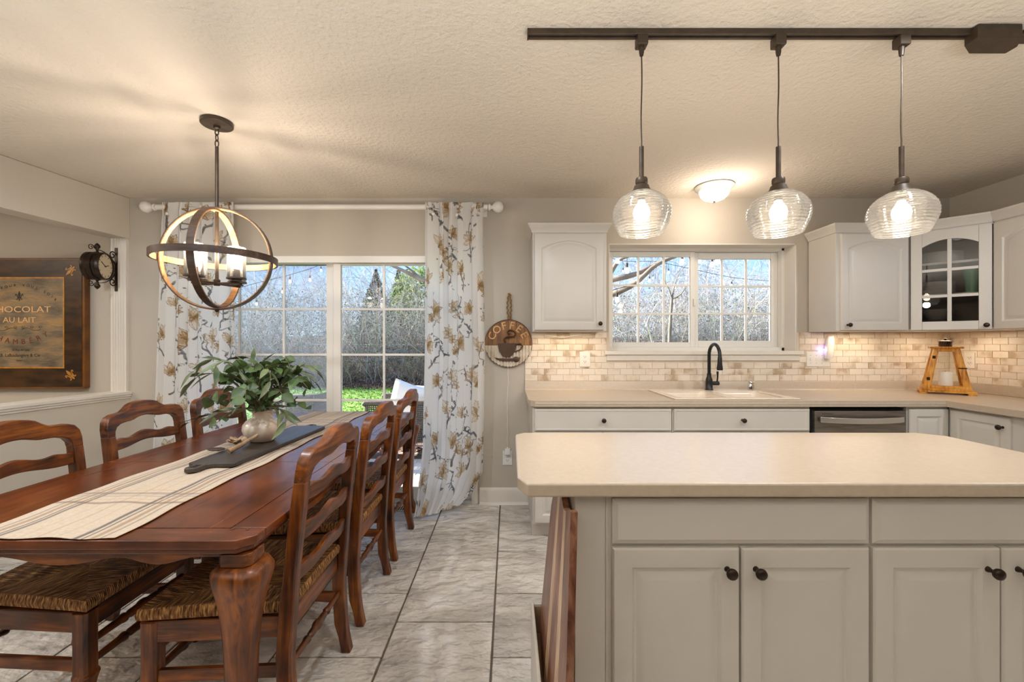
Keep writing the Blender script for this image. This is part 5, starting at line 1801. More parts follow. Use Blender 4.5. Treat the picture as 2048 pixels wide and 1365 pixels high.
arc_text('CHAMBÉRY', 0.058, pcx + 0.0, zA + 0.40, 0.42, R(-31), R(31), M['red_ink'], tyy, pc, up=False)
arc_text('CAFÉ POUR VOUS SOIR', 0.030, pcx, 1.755 - 0.42, 0.40, R(-44), R(44), M['ink'], tyy, pc, up=True)
def fleur(parent, cx, cz, s, rot, y, m_):
    mb = MB()
    spear = [(0, 1.0), (.16, .62), (.20, .38), (.10, .10), (.07, -.02), (-.07, -.02), (-.10, .10), (-.20, .38), (-.16, .62)]
    mb.prism(spear, 0, 0.0012, 'xz')
    mb.prism([(-.34, -.10), (.34, -.10), (.34, .0), (-.34, .0)], 0, 0.0012, 'xz')
    mb.prism([(-.07, -.10), (.07, -.10), (.12, -.40), (0, -.62), (-.12, -.40)], 0, 0.0012, 'xz')
    for q_ in (-1, 1):
        side_ = [(.10, .02), (.26, .24), (.34, .44), (.46, .54), (.60, .50), (.66, .36), (.60, .24), (.50, .22), (.48, .32), (.54, .36), (.50, .42), (.42, .38), (.38, .22), (.30, .02)]
        mb.prism([(q_ * a, b) for a, b in side_], 0, 0.0012, 'xz')
        tail = [(.10, -.10), (.30, -.10), (.30, -.24), (.42, -.30), (.46, -.22), (.52, -.30), (.42, -.42), (.24, -.36)]
        mb.prism([(q_ * a, b) for a, b in tail], 0, 0.0012, 'xz')
    mb.xf(Matrix.Translation((cx, y, cz)) @ Matrix.Rotation(rot, 4, 'Y') @ Matrix.Diagonal((s, 1, s, 1)))
    return mb.build('fleur_de_lis', m_, parent, smooth=0)
p = at(40, 595, PY); fleur(pc, p.x, p.z, 0.050, 0, tyy, M['ink'])
for px_, py_, r_ in ((144, 540, R(225)), (144, 752, R(-45))):
    p = at(px_, py_, PY)
    fleur(pc, p.x, p.z, 0.062, r_, PY - 0.0055, M['gold'])
# scroll line
for q_ in (-1, 1):
    pts = []
    for i in range(24):
        f_ = i / 23
        p = at(40, 658, PY)
        pts.append((p.x + q_ * (0.02 + 0.15 * f_), tyy, p.z + 0.010 * math.sin(f_ * 2 * PI) - 0.004))
    MB().tube(pts, 0.0022, 6, flat=0.4).build('scroll_line', M['ink'], pc)
    for cxs in (0.03, 0.10, 0.165):
        pts = []
        for i in range(16):
            a = i / 15 * 2.2 * PI
            r_ = 0.013 * (1 - i / 22)
            pts.append((pcx + q_ * (cxs + r_ * math.cos(a)), tyy, p.z + 0.010 + r_ * math.sin(a)))
        MB().tube(pts, 0.0014, 6, flat=0.4).build('scroll_line', M['ink'], pc)

# station clock
ck = thing('wall_clock', 'double-sided black bracket clock with scrolls on the fluted trim', 'clock', (-3.125, YB - 0.03, 1.87))
kx0, ky0 = -3.125, YB - 0.0225
box(kx0 - 0.011, kx0 + 0.011, ky0 - 0.006, ky0, 1.700, 2.045).build('mounting_plate', M['bronze'], ck, bevel=0.001)
cang = R(17)
cc_ = Vector((-3.142, YB - 0.165, 1.875))
mt = Matrix.Translation(cc_) @ Matrix.Rotation(cang, 4, 'Z')
rd = 0.105
MB().lathe([(0.0, -0.055), (rd - 0.012, -0.055), (rd - 0.004, -0.058), (rd, -0.052), (rd, -0.030), (rd - 0.006, -0.024), (rd - 0.006, -0.010), (rd + 0.004, -0.006), (rd + 0.004, 0.006), (rd - 0.006, 0.010), (rd - 0.006, 0.024), (rd, 0.030), (rd, 0.052), (rd - 0.004, 0.058), (rd - 0.012, 0.055), (rd - 0.012, 0.048), (0, 0.048)], (0, 0, 0), 48, 'x').xf(mt).build('case', M['bronze'], ck, smooth=40)
MB().lathe([(0, 0.0485), (rd - 0.013, 0.0485), (rd - 0.013, 0.0500), (0, 0.0500)], (0, 0, 0), 40, 'x').xf(mt).build('dial', M['clockface'], ck)
MB().box(0.0502, 0.0515, -0.003, 0.003, -0.01, 0.06).xf(mt @ Matrix.Rotation(R(60), 4, 'X')).build('clock_hand', M['ink'], ck)
MB().box(0.0502, 0.0515, -0.003, 0.003, -0.01, 0.045).xf(mt @ Matrix.Rotation(R(-75), 4, 'X')).build('clock_hand', M['ink'], ck)
for k in range(12):
    MB().box(0.0501, 0.0512, -0.002, 0.002, 0.072, 0.086).xf(mt @ Matrix.Rotation(R(30 * k), 4, 'X')).build('hour_mark', M['ink'], ck)
for s in (-1, 1):
    MB().lathe([(0, 0), (0.012, 0.002), (0.006, 0.012), (0.011, 0.018), (0.008, 0.026), (0.019, 0.040), (0.018, 0.052), (0.008, 0.066), (0, 0.072)] if s > 0 else [(0, 0), (0.012, -0.002), (0.006, -0.012), (0.011, -0.018), (0.008, -0.026), (0.019, -0.040), (0.018, -0.052), (0.008, -0.066), (0, -0.072)], (cc_.x, cc_.y, cc_.z + s * rd), 16).build('finial', M['bronze'], ck, smooth=60)
    # bracket arc from finial to plate and curl
    pts = []
    for i in range(20):
        f_ = i / 19
        a = PI / 2 * f_
        yy = cc_.y + (ky0 - 0.004 - cc_.y) * math.sin(a)
        pts.append((cc_.x + (kx0 - cc_.x) * f_, yy, cc_.z + s * (rd + 0.022) * math.cos(a)))
    MB().tube(pts, 0.005, 6, flat=0.6).build('bracket_arm', M['bronze'], ck, smooth=50)
    pts = []
    for i in range(20):
        a = i / 19 * 2.6 * PI
        r_ = 0.024 * (1 - i / 26)
        pts.append((cc_.x, cc_.y - 0.050 + r_ * math.cos(a), cc_.z + s * (rd + 0.030 + r_ * math.sin(a))))
    MB().tube([(cc_.x, cc_.y, cc_.z + s * (rd + 0.02))] + pts, 0.004, 6, flat=0.6).build('scroll', M['bronze'], ck, smooth=50)
    pts = []
    for i in range(22):
        a = i / 21 * 2.6 * PI
        r_ = 0.030 * (1 - i / 28)
        pts.append((kx0, ky0 - 0.034 + r_ * math.cos(a), cc_.z + s * (0.105 + r_ * math.sin(a) * 1.1)))
    MB().tube(pts, 0.005, 6, flat=0.6).build('scroll', M['bronze'], ck, smooth=50)

# coffee sign
cs = thing('coffee_sign', 'round wood and corrugated metal coffee cup sign hung by rope', 'sign', (0, YB, 1.29))
scx, scz, sr = -0.004, CZ - 1.0 / 249.6, 0.188
sy_ = YB - 0.018
def disc_piece(x0, x1, zlo, zhi, y0, y1):
    """part of the disc between x0..x1 and zlo..zhi"""
    top_, bot_ = [], []
    for i in range(9):
        x = x0 + (x1 - x0) * i / 8
        c_ = math.sqrt(max(0, sr * sr - x * x))
        t_ = min(zhi, c_); b_2 = max(zlo, -c_)
        if t_ < b_2: t_ = b_2
        top_.append((x, t_)); bot_.append((x, b_2))
    return MB().ribbon([((scx + a[0], scz + a[1]), (scx + b[0], scz + b[1])) for a, b in zip(top_, bot_)], lambda a, b, t: (a, t, b), y0, y1)
np_ = 6
for k in range(np_):
    a, b = -sr + 2 * sr * k / np_, -sr + 2 * sr * (k + 1) / np_
    disc_piece(a + 0.001, b - 0.001, -0.02, sr, sy_, YB - 0.003).build('plank', M['signwood'], cs, bevel=0.001)
cor = MB()
N = 160
for i in range(N + 1):
    x = -sr * 0.995 + 2 * sr * 0.995 * i / N
    c_ = math.sqrt(max(0, sr * sr - x * x))
    d = 0.006 * math.sin(x / 0.0125 * PI)
    cor.v += [(scx + x, sy_ - 0.010 + d, scz + min(-0.018, 0)), (scx + x, sy_ - 0.010 + d, scz - max(c_, 0.018))]
cor.f = [(2 * i, 2 * i + 1, 2 * i + 3, 2 * i + 2) for i in range(N)]
cor.build('corrugated_metal', M['signmetal'], cs, smooth=80)
MB().lathe([(sr - 0.003, YB - 0.024), (sr + 0.002, YB - 0.024), (sr + 0.002, YB - 0.002), (sr - 0.003, YB - 0.002)], (scx, 0, scz), 64, 'y', closed=True).build('rim', M['signcup'], cs, smooth=40)
yc_ = sy_ - 0.020
cupm = MB()
body = [(-0.085, 0.0), (0.062, 0.0), (0.060, -0.03), (0.048, -0.065), (0.03, -0.095), (0.012, -0.110), (-0.035, -0.110), (-0.055, -0.095), (-0.072, -0.065), (-0.083, -0.03)]
cupm.prism([(scx + a, scz + b) for a, b in body], yc_, yc_ + 0.006, 'xz')
sau = [(-0.115, -0.112), (-0.07, -0.120), (0.05, -0.120), (0.095, -0.112), (0.07, -0.132), (0.03, -0.142), (-0.05, -0.142), (-0.09, -0.132)]
cupm.prism([(scx + a, scz + b) for a, b in sau], yc_, yc_ + 0.006, 'xz')
cupm.build('cup_silhouette', M['signcup'], cs, smooth=0)
MB().tube([(scx + 0.055, yc_ + 0.003, scz - 0.012), (scx + 0.095, yc_ + 0.003, scz - 0.002), (scx + 0.112, yc_ + 0.003, scz - 0.022), (scx + 0.095, yc_ + 0.003, scz - 0.05), (scx + 0.045, yc_ + 0.003, scz - 0.07)], 0.009, 8, flat=0.5).build('cup_handle', M['signcup'], cs)
MB().ball((scx + 0.06, yc_ + 0.001, scz - 0.128), 0.026, 14, 8, (1, 0.3, 0.85)).build('coffee_bean', M['signcup'], cs)
st_ = [(-0.02, 0.005), (-0.035, 0.03), (-0.01, 0.05), (0.04, 0.055), (0.055, 0.075), (0.035, 0.10), (0.005, 0.102), (-0.01, 0.085), (0.005, 0.072), (0.018, 0.080)]
sp = [Vector((scx + a, yc_ + 0.003, scz + b)) for a, b in st_]
def smooth_pts(P, k=6):
    out = []
    for i in range(len(P) - 1):
        p0, p1, p2, p3 = P[max(0, i - 1)], P[i], P[i + 1], P[min(len(P) - 1, i + 2)]
        for j in range(k):
            t = j / k
            out.append(0.5 * ((2 * p1) + (-p0 + p2) * t + (2 * p0 - 5 * p1 + 4 * p2 - p3) * t * t + (-p0 + 3 * p1 - 3 * p2 + p3) * t ** 3))
    out.append(P[-1])
    return out
S_ = smooth_pts(sp)
MB().tube(S_, [0.013 - 0.008 * i / len(S_) for i in range(len(S_))], 8, flat=0.5).build('steam_swirl', M['signcup'], cs)
arc_text('COFFEE', 0.085, scx, scz, 0.115, R(-66), R(62), M['cream_ink'], sy_ - 0.001, cs, up=True, extr=0.002)
rp_ = thing('rope_hanger', 'twisted jute rope loop holding the coffee sign', 'rope', (scx, YB, 1.58))
for s in (-1, 1):
    pts = []
    for i in range(40):
        f_ = i / 39
        pts.append((scx + 0.006 + s * (0.004 + 0.010 * math.sin(PI * f_)) + 0.004 * math.cos(f_ * 34), YB - 0.016 + 0.004 * math.sin(f_ * 34), scz + sr - 0.004 + 0.215 * f_))
    MB().tube(pts, 0.0062, 7).build('strand', M['rope'], rp_, smooth=50)
MB().ball((scx + 0.006, YB - 0.02, scz + sr + 0.012), 0.016, 12, 8).build('knot', M['rope'], rp_)
# plug cord and outlets
def outlet(label, x, z, w=0.072, h=0.116, rot=0, y=None, m_=None, sockets=2, group=None, mtx=None):
    y = YB if y is None else y
    m0 = Matrix.Translation((x, y, z)) if mtx is None else mtx
    o = thing('wall_outlet', label, 'outlet', (x, y, z))
    MB().box(-w / 2, w / 2, -0.006, 0, -h / 2, h / 2).xf(m0).build('cover_plate', m_ or M['outlet'], o, bevel=0.003)
    for k in range(sockets):
        zc = 0.020 if k == 0 else -0.020
        MB().prism([(0.017 * math.cos(a), zc + min(0.0135, max(-0.0135, 0.017 * math.sin(a)))) for a in [2 * PI * i / 24 for i in range(24)]], -0.0075, -0.006, 'xz').xf(m0).build('socket', m_ or M['outlet'], o)
        MB().box(-0.0085, -0.0060, -0.0080, -0.0074, zc - 0.002, zc + 0.008).box(0.0060, 0.0085, -0.0080, -0.0074, zc - 0.002, zc + 0.007).box(-0.002, 0.002, -0.0080, -0.0074, zc - 0.010, zc - 0.005).xf(m0).build('slots', M['slot'], o)
    return o
ol = outlet('white wall outlet low on the wall with a charger plugged in', -0.012, CZ - (916 - VY) / 249.6, 0.076, 0.118, m_=M['outlet_cool'])
yt_ = YB - 0.0105
outlet('cream outlet in the backsplash under the left upper cabinet', (1169.5 - VX) / 250.2, CZ - (719 - VY) / 250.2, 0.086, 0.122, y=yt_)
pg = thing('plug_charger', 'small white charger plugged into the low wall outlet', 'charger', (-0.012, YB, 0.38))
pz = CZ - (902 - VY) / 249.6
MB().box(-0.012 - 0.022, -0.012 + 0.022, YB - 0.040, YB - 0.0085, pz - 0.024, pz + 0.024).box(-0.012 - 0.008, -0.012 + 0.008, YB - 0.03, YB - 0.014, pz + 0.024, pz + 0.034).build('body', M['outlet_cool'], pg, bevel=0.003)
pts = []
for i in range(30):
    f_ = i / 29
    pts.append((-0.012 + 0.008 * math.sin(f_ * 9) * (1 - f_) + 0.002 * math.sin(f_ * 40), YB - 0.012 - 0.006 * (1 if f_ < .95 else 1), scz - sr + 0.004 + (pz + 0.033 - (scz - sr)) * f_))
MB().tube(pts, 0.0018, 6).build('cord', M['wire'], pg, smooth=50)
# switch plate
sp_ = thing('switch_plate', 'wide cream wall plate of switches right of the window', 'switch plate', (2.49, YB, 1.165))
sw0 = CZ - (719 - VY) / 250.2
MB().box(2.375, 2.560, yt_ - 0.006, yt_, sw0 - 0.058, sw0 + 0.058).build('cover_plate', M['outlet'], sp_, bevel=0.003)
for k in range(3):
    xk = 2.405 + 0.046 * k
    MB().box(xk - 0.004, xk + 0.004, yt_ - 0.012, yt_ - 0.006, sw0 - 0.010, sw0 + 0.012).build('toggle', M['outlet'], sp_, bevel=0.001)
    MB().box(xk - 0.002, xk + 0.002, yt_ - 0.0068, yt_ - 0.0058, sw0 + 0.028, sw0 + 0.032).box(xk - 0.002, xk + 0.002, yt_ - 0.0068, yt_ - 0.0058, sw0 - 0.032, sw0 - 0.028).build('screw', M['slot'], sp_)
nl_ = thing('night_light', 'white plug-in freshener with a blue glow on the backsplash', 'night light', (2.58, YB, 1.2))
nx = (1662 - VX) / 254.0
MB().loft([(nx - 0.005, yt_ - 0.030, 1.165, 0.020, 0.022), (nx - 0.004, yt_ - 0.032, 1.20, 0.026, 0.024), (nx + 0.004, yt_ - 0.030, 1.26, 0.028, 0.022), (nx + 0.012, yt_ - 0.026, 1.31, 0.026, 0.018), (nx + 0.018, yt_ - 0.022, 1.345, 0.020, 0.012)]).build('body', M['outlet'], nl_, smooth=60)
MB().ball((nx - 0.034, yt_ - 0.016, 1.235), 0.006, 10, 8).build('led', M['led_blue'], nl_)
lamp('led_light', 'POINT', (nx - 0.045, yt_ - 0.020, 1.235), 0.07, (0.3, 0.25, 1.0), shadow_soft_size=0.01)
# outlet on the right wall behind the lantern
mo = Matrix.Translation((RX - 0.0105, 3.29, 1.155)) @ Matrix.Rotation(R(-90), 4, 'Z')
outlet('cream outlet on the right backsplash behind the lantern', RX - 0.0105, 1.155, 0.075, 0.12, y=3.29, mtx=mo)
# loose white wire under the left upper cabinet
uw = smooth_pts([Vector((0.29, YB - 0.05, UZ0 - 0.020)), Vector((0.36, YB - 0.06, UZ0 - 0.034)), Vector((0.44, YB - 0.05, UZ0 - 0.040)), Vector((0.52, YB - 0.05, UZ0 - 0.028)), Vector((0.64, YB - 0.05, UZ0 - 0.018))])
uw = [Vector((0.27, YB - 0.05, UZ0))] + uw + [Vector((0.67, YB - 0.05, UZ0))]
tag(MB().tube(uw, 0.0022, 6).build('light_wire', M['wire'], smooth=50), 'thin white wire drooping under the left upper cabinet', 'wire')

# lantern
lt = thing('lantern', 'honey wood trapezoid lantern with a white candle on the corner counter', 'lantern', (3.24, 3.20, CZT), R(-38))
def LB(mb, name, m_, bev=0.002):
    mb.v = [(a, b, c) for a, b, c in mb.v]
    return mb.build(name, m_, lt, bevel=bev, local=True)
w0, d0 = 0.148, 0.095
LB(MB().box(-w0, w0, -d0, d0, 0.012, 0.026), 'base_board', M['lantern'])
for sx in (-1, 1):
    for sy in (-1, 1):
        LB(MB().box(min(sx * w0, sx * (w0 - 0.045)), max(sx * w0, sx * (w0 - 0.045)), min(sy * d0, sy * (d0 - 0.03)), max(sy * d0, sy * (d0 - 0.03)), 0.0, 0.012), 'foot', M['lantern'])
LB(MB().box(-w0 + 0.018, w0 - 0.018, -d0 + 0.012, d0 - 0.012, 0.026, 0.042), 'base_board', M['lantern'])
wb0, wt0, zb0, zt0 = 0.118, 0.064, 0.042, 0.335
db0, dt0 = 0.075, 0.045
for sx in (-1, 1):
    for sy in (-1, 1):
        mb = MB().loft([(sx * (wb0 - 0.012), sy * (db0 - 0.010), zb0, 0.020, 0.013), (sx * (wt0 - 0.010), sy * (dt0 - 0.008), zt0, 0.016, 0.012)])
        mb.build('post', M['lantern'], lt, local=True, smooth=20)
LB(MB().box(-wt0 - 0.004, wt0 + 0.004, -dt0 - 0.004, dt0 + 0.004, zt0 - 0.024, zt0), 'top_rail', M['lantern'])
LB(MB().box(-wb0, wb0, -db0, db0, zb0, zb0 + 0.018), 'bottom_rail', M['lantern'])
LB(MB().box(-0.088, 0.088, -0.060, 0.060, zt0, zt0 + 0.014), 'roof_board', M['lantern'])
MB().lathe([(0.036, 0), (0.036, 0.040), (0.030, 0.044), (0.0, 0.044)], (0, 0, zt0 + 0.014), 20).build('chimney', M['bronze'], lt, local=True, smooth=40)
MB().lathe([(0.0, 0), (0.044, 0), (0.044, 0.004), (0.0, 0.006)], (0, 0, zt0 + 0.050), 20).build('chimney_cap', M['bronze'], lt, local=True, smooth=40)
MB().ball((0, 0, zt0 + 0.068), 0.009, 10, 8).tube([(0, 0, zt0 + 0.052), (0, 0, zt0 + 0.064)], 0.004, 8).build('chimney_knob', M['bronze'], lt, local=True)
for i in range(18):
    a = 2 * PI * i / 18
    for row in (0, 1):
        MB().ball((0.0362 * math.cos(a + row * .17), 0.0362 * math.sin(a + row * .17), zt0 + 0.026 + row * 0.014), 0.0035, 6, 4).build('perforation', M['gilt_side'], lt, local=True)
for z_, f_ in ((0.11, 0.2), (0.27, 0.8)):
    xx_ = -(wb0 + (wt0 - wb0) * f_) + 0.008
    yy_ = -(db0 + (dt0 - db0) * f_) - 0.003
    LB(MB().box(xx_ - 0.009, xx_ + 0.009, yy_ - 0.003, yy_ + 0.004, z_ - 0.011, z_ + 0.011), 'hinge', M['bronze'], 0.001)
LB(MB().box(0.058, 0.102, -0.066, -0.058, 0.188, 0.196), 'latch', M['bronze'], 0.001)
for sy in (-1, 1):
    MB().add([(-wb0 + 0.01, sy * (db0 - 0.008), zb0 + 0.01), (wb0 - 0.01, sy * (db0 - 0.008), zb0 + 0.01), (wt0 - 0.01, sy * (dt0 - 0.006), zt0 - 0.01), (-wt0 + 0.01, sy * (dt0 - 0.006), zt0 - 0.01)], [(0, 1, 2, 3)]).build('glass_pane', M['glass'], lt, local=True)
cnd = thing('candle', 'white pillar candle standing inside the lantern', 'candle', (3.24, 3.20, CZT + 0.0605))
MB().lathe([(0, 0), (0.040, 0), (0.040, 0.098), (0.037, 0.102), (0, 0.098)], (3.24, 3.20, CZT + 0.0605), 28).build('wax', M['candle'], cnd, smooth=40)
MB().tube([(3.24, 3.20, CZT + 0.155), (3.24, 3.20, CZT + 0.170)], 0.0012, 6).build('wick', M['ink'], cnd)

# floor vent by the door
fv = thing('floor_vent', 'small slotted metal floor vent by the sliding door', 'vent', (-0.90, 3.34, 0))
p = at(786, 1015, 3.34)
MB().box(-1.05, -0.80, 3.29, 3.40, 0.0015, 0.006).build('frame', M['tile_floor'], fv, bevel=0.002)
for k in range(14):
    xk = -1.035 + k * 0.0165
    MB().box(xk, xk + 0.007, 3.305, 3.385, 0.006, 0.0072).build('slot', M['slot'], fv)

# ================================================================== OUTSIDE
GZ = -0.12
def ground(name, x0, x1, y0, y1, z, m_, kind='structure', n=1):
    o = box(x0, x1, y0, y1, z - 0.05, z).build(name, m_)
    o['kind'] = kind
    return o
ground('patio_bed', -8, 8, yo + 0.02, 5.55, GZ - 0.03, M['mulch'])
pat = ground('patio', -3.4, 0.8, yo + 0.021, 5.5, GZ - 0.012, M['grout'])
pav = None
npv = 0
for j in range(20):
    y0 = yo + 0.03 + j * 0.093
    x = -2.9 + (0.0 if j % 2 == 0 else -0.095)
    if y0 + 0.09 > 5.45: break
    while x < 0.3:
        if npv >= 298: break
        if pav is None:
            pav = box(0.003, 0.187, 0.003, 0.090, -0.04, 0).build('paver', M['paver'], bevel=0.004, seg=1)
            o = pav
        else:
            o = pav.copy()
            COL.objects.link(o)
        o.parent = pat
        o.location = (x, y0, GZ + random.uniform(-0.002, 0.002))
        npv += 1
        x += 0.19
ground('garden_bed', -8, 8, 5.5, 7.4, GZ - 0.01, M['gravel'])
lawn = ground('lawn', -22, 26, 7.4, 14.3, GZ, M['grass'], 'stuff')
# woodland floor rising gently behind the lawn
nx_, ny_ = 60, 24
xs = np.linspace(-30, 34, nx_)
ys = np.linspace(13.9, 60, ny_)
GXx, GYy = np.meshgrid(xs, ys)
GZz = GZ + 0.01 + 0.05 * (GYy - 13.9) + 0.15 * np.sin(GXx * 0.7) * np.clip((GYy - 14.5) / 4, 0, 1) + 0.1 * np.sin(GXx * 1.9 + GYy)* np.clip((GYy - 14.5) / 4, 0, 1)
mb = MB()
mb.v = [tuple(p) for p in np.stack([GXx, GYy, GZz], -1).reshape(-1, 3)]
mb.f = [(j * nx_ + i, j * nx_ + i + 1, (j + 1) * nx_ + i + 1, (j + 1) * nx_ + i) for j in range(ny_ - 1) for i in range(nx_ - 1)]
wf = mb.build('woodland_floor', M['mulch'], smooth=60)
wf['kind'] = 'structure'

# twig thicket: many thin three-sided tubes in one mesh
def raw_mesh(name, V_, F_, C_, m_):
    me = bpy.data.meshes.new(name)
    me.vertices.add(len(V_))
    me.vertices.foreach_set('co', V_.reshape(-1).astype(np.float32))
    k = F_.shape[1]
    me.loops.add(F_.size)
    me.loops.foreach_set('vertex_index', F_.reshape(-1).astype(np.int32))
    me.polygons.add(len(F_))
    me.polygons.foreach_set('loop_start', (np.arange(len(F_)) * k).astype(np.int32))
    me.update(calc_edges=True)
    c = np.clip(C_ / 255.0, 0, 1)
    c = np.where(c <= 0.04045, c / 12.92, ((c + 0.055) / 1.055) ** 2.4)
    ca_ = me.color_attributes.new('Col', 'FLOAT_COLOR', 'POINT')
    ca_.data.foreach_set('color', np.concatenate([c, np.ones((len(c), 1))], 1).reshape(-1).astype(np.float32))
    me.materials.append(m_)
    o = bpy.data.objects.new(name, me)
    COL.objects.link(o)
    return o

class Twigs:
    """vectorised batches of curved tapering branches"""
    def __init__(s): s.V, s.F, s.C, s.n = [], [], [], 0
    def batch(s, p0, d0, L, r0, K, wob, col, droop=0.0, rng=RNG, taper=0.75):
        n = len(p0)
        d = d0 / np.linalg.norm(d0, axis=1, keepdims=True)
        P = [p0]
        D = [d]
        p = p0
        for k in range(K):
            d = d + rng.normal(0, wob, (n, 3))
            d[:, 2] += droop
            d /= np.linalg.norm(d, axis=1, keepdims=True)
            p = p + d * (L / K)[:, None]
            P.append(p)
            D.append(d)
        ref = np.where(np.abs(d0[:, 2:3]) > 0.9 * np.linalg.norm(d0, axis=1, keepdims=True), np.array([[1., 0, 0]]), np.array([[0, 0, 1.]]))
        vs_ = []
        for k in range(K + 1):
            U_ = np.cross(D[k], ref)
            U_ /= np.linalg.norm(U_, axis=1, keepdims=True) + 1e-9
            W_2 = np.cross(D[k], U_)
            r_ = (r0 * (1 - taper * k / K))[:, None]
            for q in range(3):
                a = 2 * PI * q / 3
                vs_.append(P[k] + (U_ * math.cos(a) + W_2 * math.sin(a)) * r_)
        V_ = np.stack(vs_, 1)                      # n, 3(K+1), 3
        base = s.n + np.arange(n)[:, None] * (3 * (K + 1))
        fs_ = []
        for k in range(K):
            for q in range(3):
                q2 = (q + 1) % 3
                fs_.append(np.stack([base[:, 0] + 3 * k + q, base[:, 0] + 3 * k + q2, base[:, 0] + 3 * k + 3 + q2, base[:, 0] + 3 * k + 3 + q], -1))
        s.F.append(np.concatenate(fs_))
        s.V.append(V_.reshape(-1, 3))
        cc2 = np.repeat(col, 3 * (K + 1), axis=0)
        s.C.append(cc2)
        s.n += n * 3 * (K + 1)
        return np.stack(P, 1), np.stack(D, 1)
    def make(s, name):
        return raw_mesh(name, np.concatenate(s.V), np.concatenate(s.F), np.concatenate(s.C), M['twig'])

def children_of(P, D, per, rng, spread=0.9, lo=0.25):
    n, K1 = P.shape[:2]
    idx = np.repeat(np.arange(n), per)
    f = rng.uniform(lo, 0.98, len(idx)) * (K1 - 1)
    i0 = np.minimum(f.astype(int), K1 - 2)
    w = (f - i0)[:, None]
    p = P[idx, i0] * (1 - w) + P[idx, i0 + 1] * w
    d = D[idx, i0] + rng.normal(0, spread, (len(idx), 3))
    return p, d, idx

def thicket(name, N, x0, x1, y0, y1, hlo, hhi, seed, tone, r=0.012, per1=5, per2=4, label=None):
    rng = np.random.default_rng(seed)
    t = Twigs()
    bx_ = rng.uniform(x0, x1, N)
    by_ = rng.uniform(y0, y1, N)
    ns = 4
    bx_ = np.repeat(bx_, ns) + rng.normal(0, .25, N * ns)
    by_ = np.repeat(by_, ns) + rng.normal(0, .25, N * ns)
    n = len(bx_)
    p0 = np.stack([bx_, by_, GZ + 0.05 * np.maximum(0, by_ - 13.9) - 0.1], -1)
    d0 = np.stack([rng.normal(0, .38, n), rng.normal(0, .38, n), np.ones(n)], -1)
    L = rng.uniform(hlo, hhi, n)
    def col(m):
        b = rng.uniform(0.65, 1.25, (m, 1))
        return np.array(tone)[None] * b + rng.normal(0, 6, (m, 3))
    P, D = t.batch(p0, d0, L, np.full(n, r) * rng.uniform(.7, 1.7, n), 7, 0.16, col(n), rng=rng)
    p, d, idx = children_of(P, D, per1, rng, 0.55, 0.12)
    L1 = L[idx] * rng.uniform(.25, .5, len(idx))
    P1, D1 = t.batch(p, d, L1, np.full(len(p), r * .55), 5, 0.22, col(len(p)), rng=rng)
    p, d, idx = children_of(P1, D1, per2, rng, 0.6, 0.1)
    t.batch(p, d, L1[idx] * rng.uniform(.3, .7, len(idx)), np.full(len(p), r * .36), 3, 0.3, col(len(p)), rng=rng)
    o = t.make(name)
    o['kind'] = 'stuff'
    o['label'] = label
    o['category'] = 'shrubs'
    return o
thicket('bare_thicket', 230, -11, 15, 14.6, 17.5, 2.2, 3.9, 21, (196, 188, 180), 0.012, 6, 5, 'tangled bare grey thicket along the back of the lawn')
thicket('low_brush', 300, -11, 15, 14.2, 16.5, 0.7, 1.6, 22, (186, 164, 138), 0.009, 7, 4, 'low tan brush at the foot of the bare thicket')
thicket('far_woods', 60, -20, 26, 21, 30, 5.0, 8.0, 23, (196, 192, 190), 0.022, 8, 6, 'tall bare woods far behind the thicket')

# leaf flecks in the thicket
def flecks(name, N, box_, size, cols, seed, label, cat, cluster=None, m_=None):
    rng = np.random.default_rng(seed)
    c = np.stack([rng.uniform(box_[0], box_[1], N), rng.uniform(box_[2], box_[3], N), rng.uniform(box_[4], box_[5], N)], -1)
    if cluster is not None:
        c = cluster(rng, N)
    a = rng.normal(0, 1, (N, 3)); a /= np.linalg.norm(a, axis=1, keepdims=True)
    b = np.cross(a, rng.normal(0, 1, (N, 3))); b /= np.linalg.norm(b, axis=1, keepdims=True)
    s_ = size * rng.uniform(.6, 1.4, (N, 1))
    V_ = np.stack([c - a * s_, c + b * s_ * .5, c + a * s_, c - b * s_ * .5], 1).reshape(-1, 3)
    F_ = np.arange(4 * N).reshape(-1, 4)
    colr = np.array(cols)[rng.integers(0, len(cols), N)] * rng.uniform(.7, 1.2, (N, 1))
    o = raw_mesh(name, V_, F_, np.repeat(colr, 4, axis=0), m_ or M['conifer'])
    return o
o = flecks('thicket_leaves', 26000, (-12, 16, 14.3, 18, 0, 3.2), 0.032, [(120, 140, 80), (150, 158, 96), (96, 84, 62), (128, 112, 84), (88, 96, 60)], 31, '', '')
tag(o, 'scattered green and brown leaves clinging in the thicket', 'leaves', kind='stuff')
o = flecks('fallen_leaves', 9000, (-9, 12, 12.9, 15.5, GZ + 0.01, GZ + 0.06), 0.05, [(126, 92, 72), (150, 112, 90), (92, 66, 52), (176, 150, 130)], 32, '', '')
tag(o, 'brown fallen leaves along the lawn edge', 'leaves', kind='stuff')
o = flecks('bed_litter', 5000, (-3.5, 1.0, 5.6, 7.3, GZ, GZ + 0.03), 0.03, [(150, 100, 84), (176, 130, 110), (206, 190, 176), (110, 74, 62)], 33, '', '')
tag(o, 'reddish leaf litter on the bed behind the patio furniture', 'leaves', kind='stuff')
o = flecks('grass_blades', 30000, (-9, 9, 7.45, 13.6, GZ, GZ + 0.03), 0.03, [(120, 160, 66), (150, 186, 90), (98, 136, 52), (168, 196, 104)], 34, '', '')
tag(o, 'short bright green grass blades of the lawn', 'grass', kind='stuff')

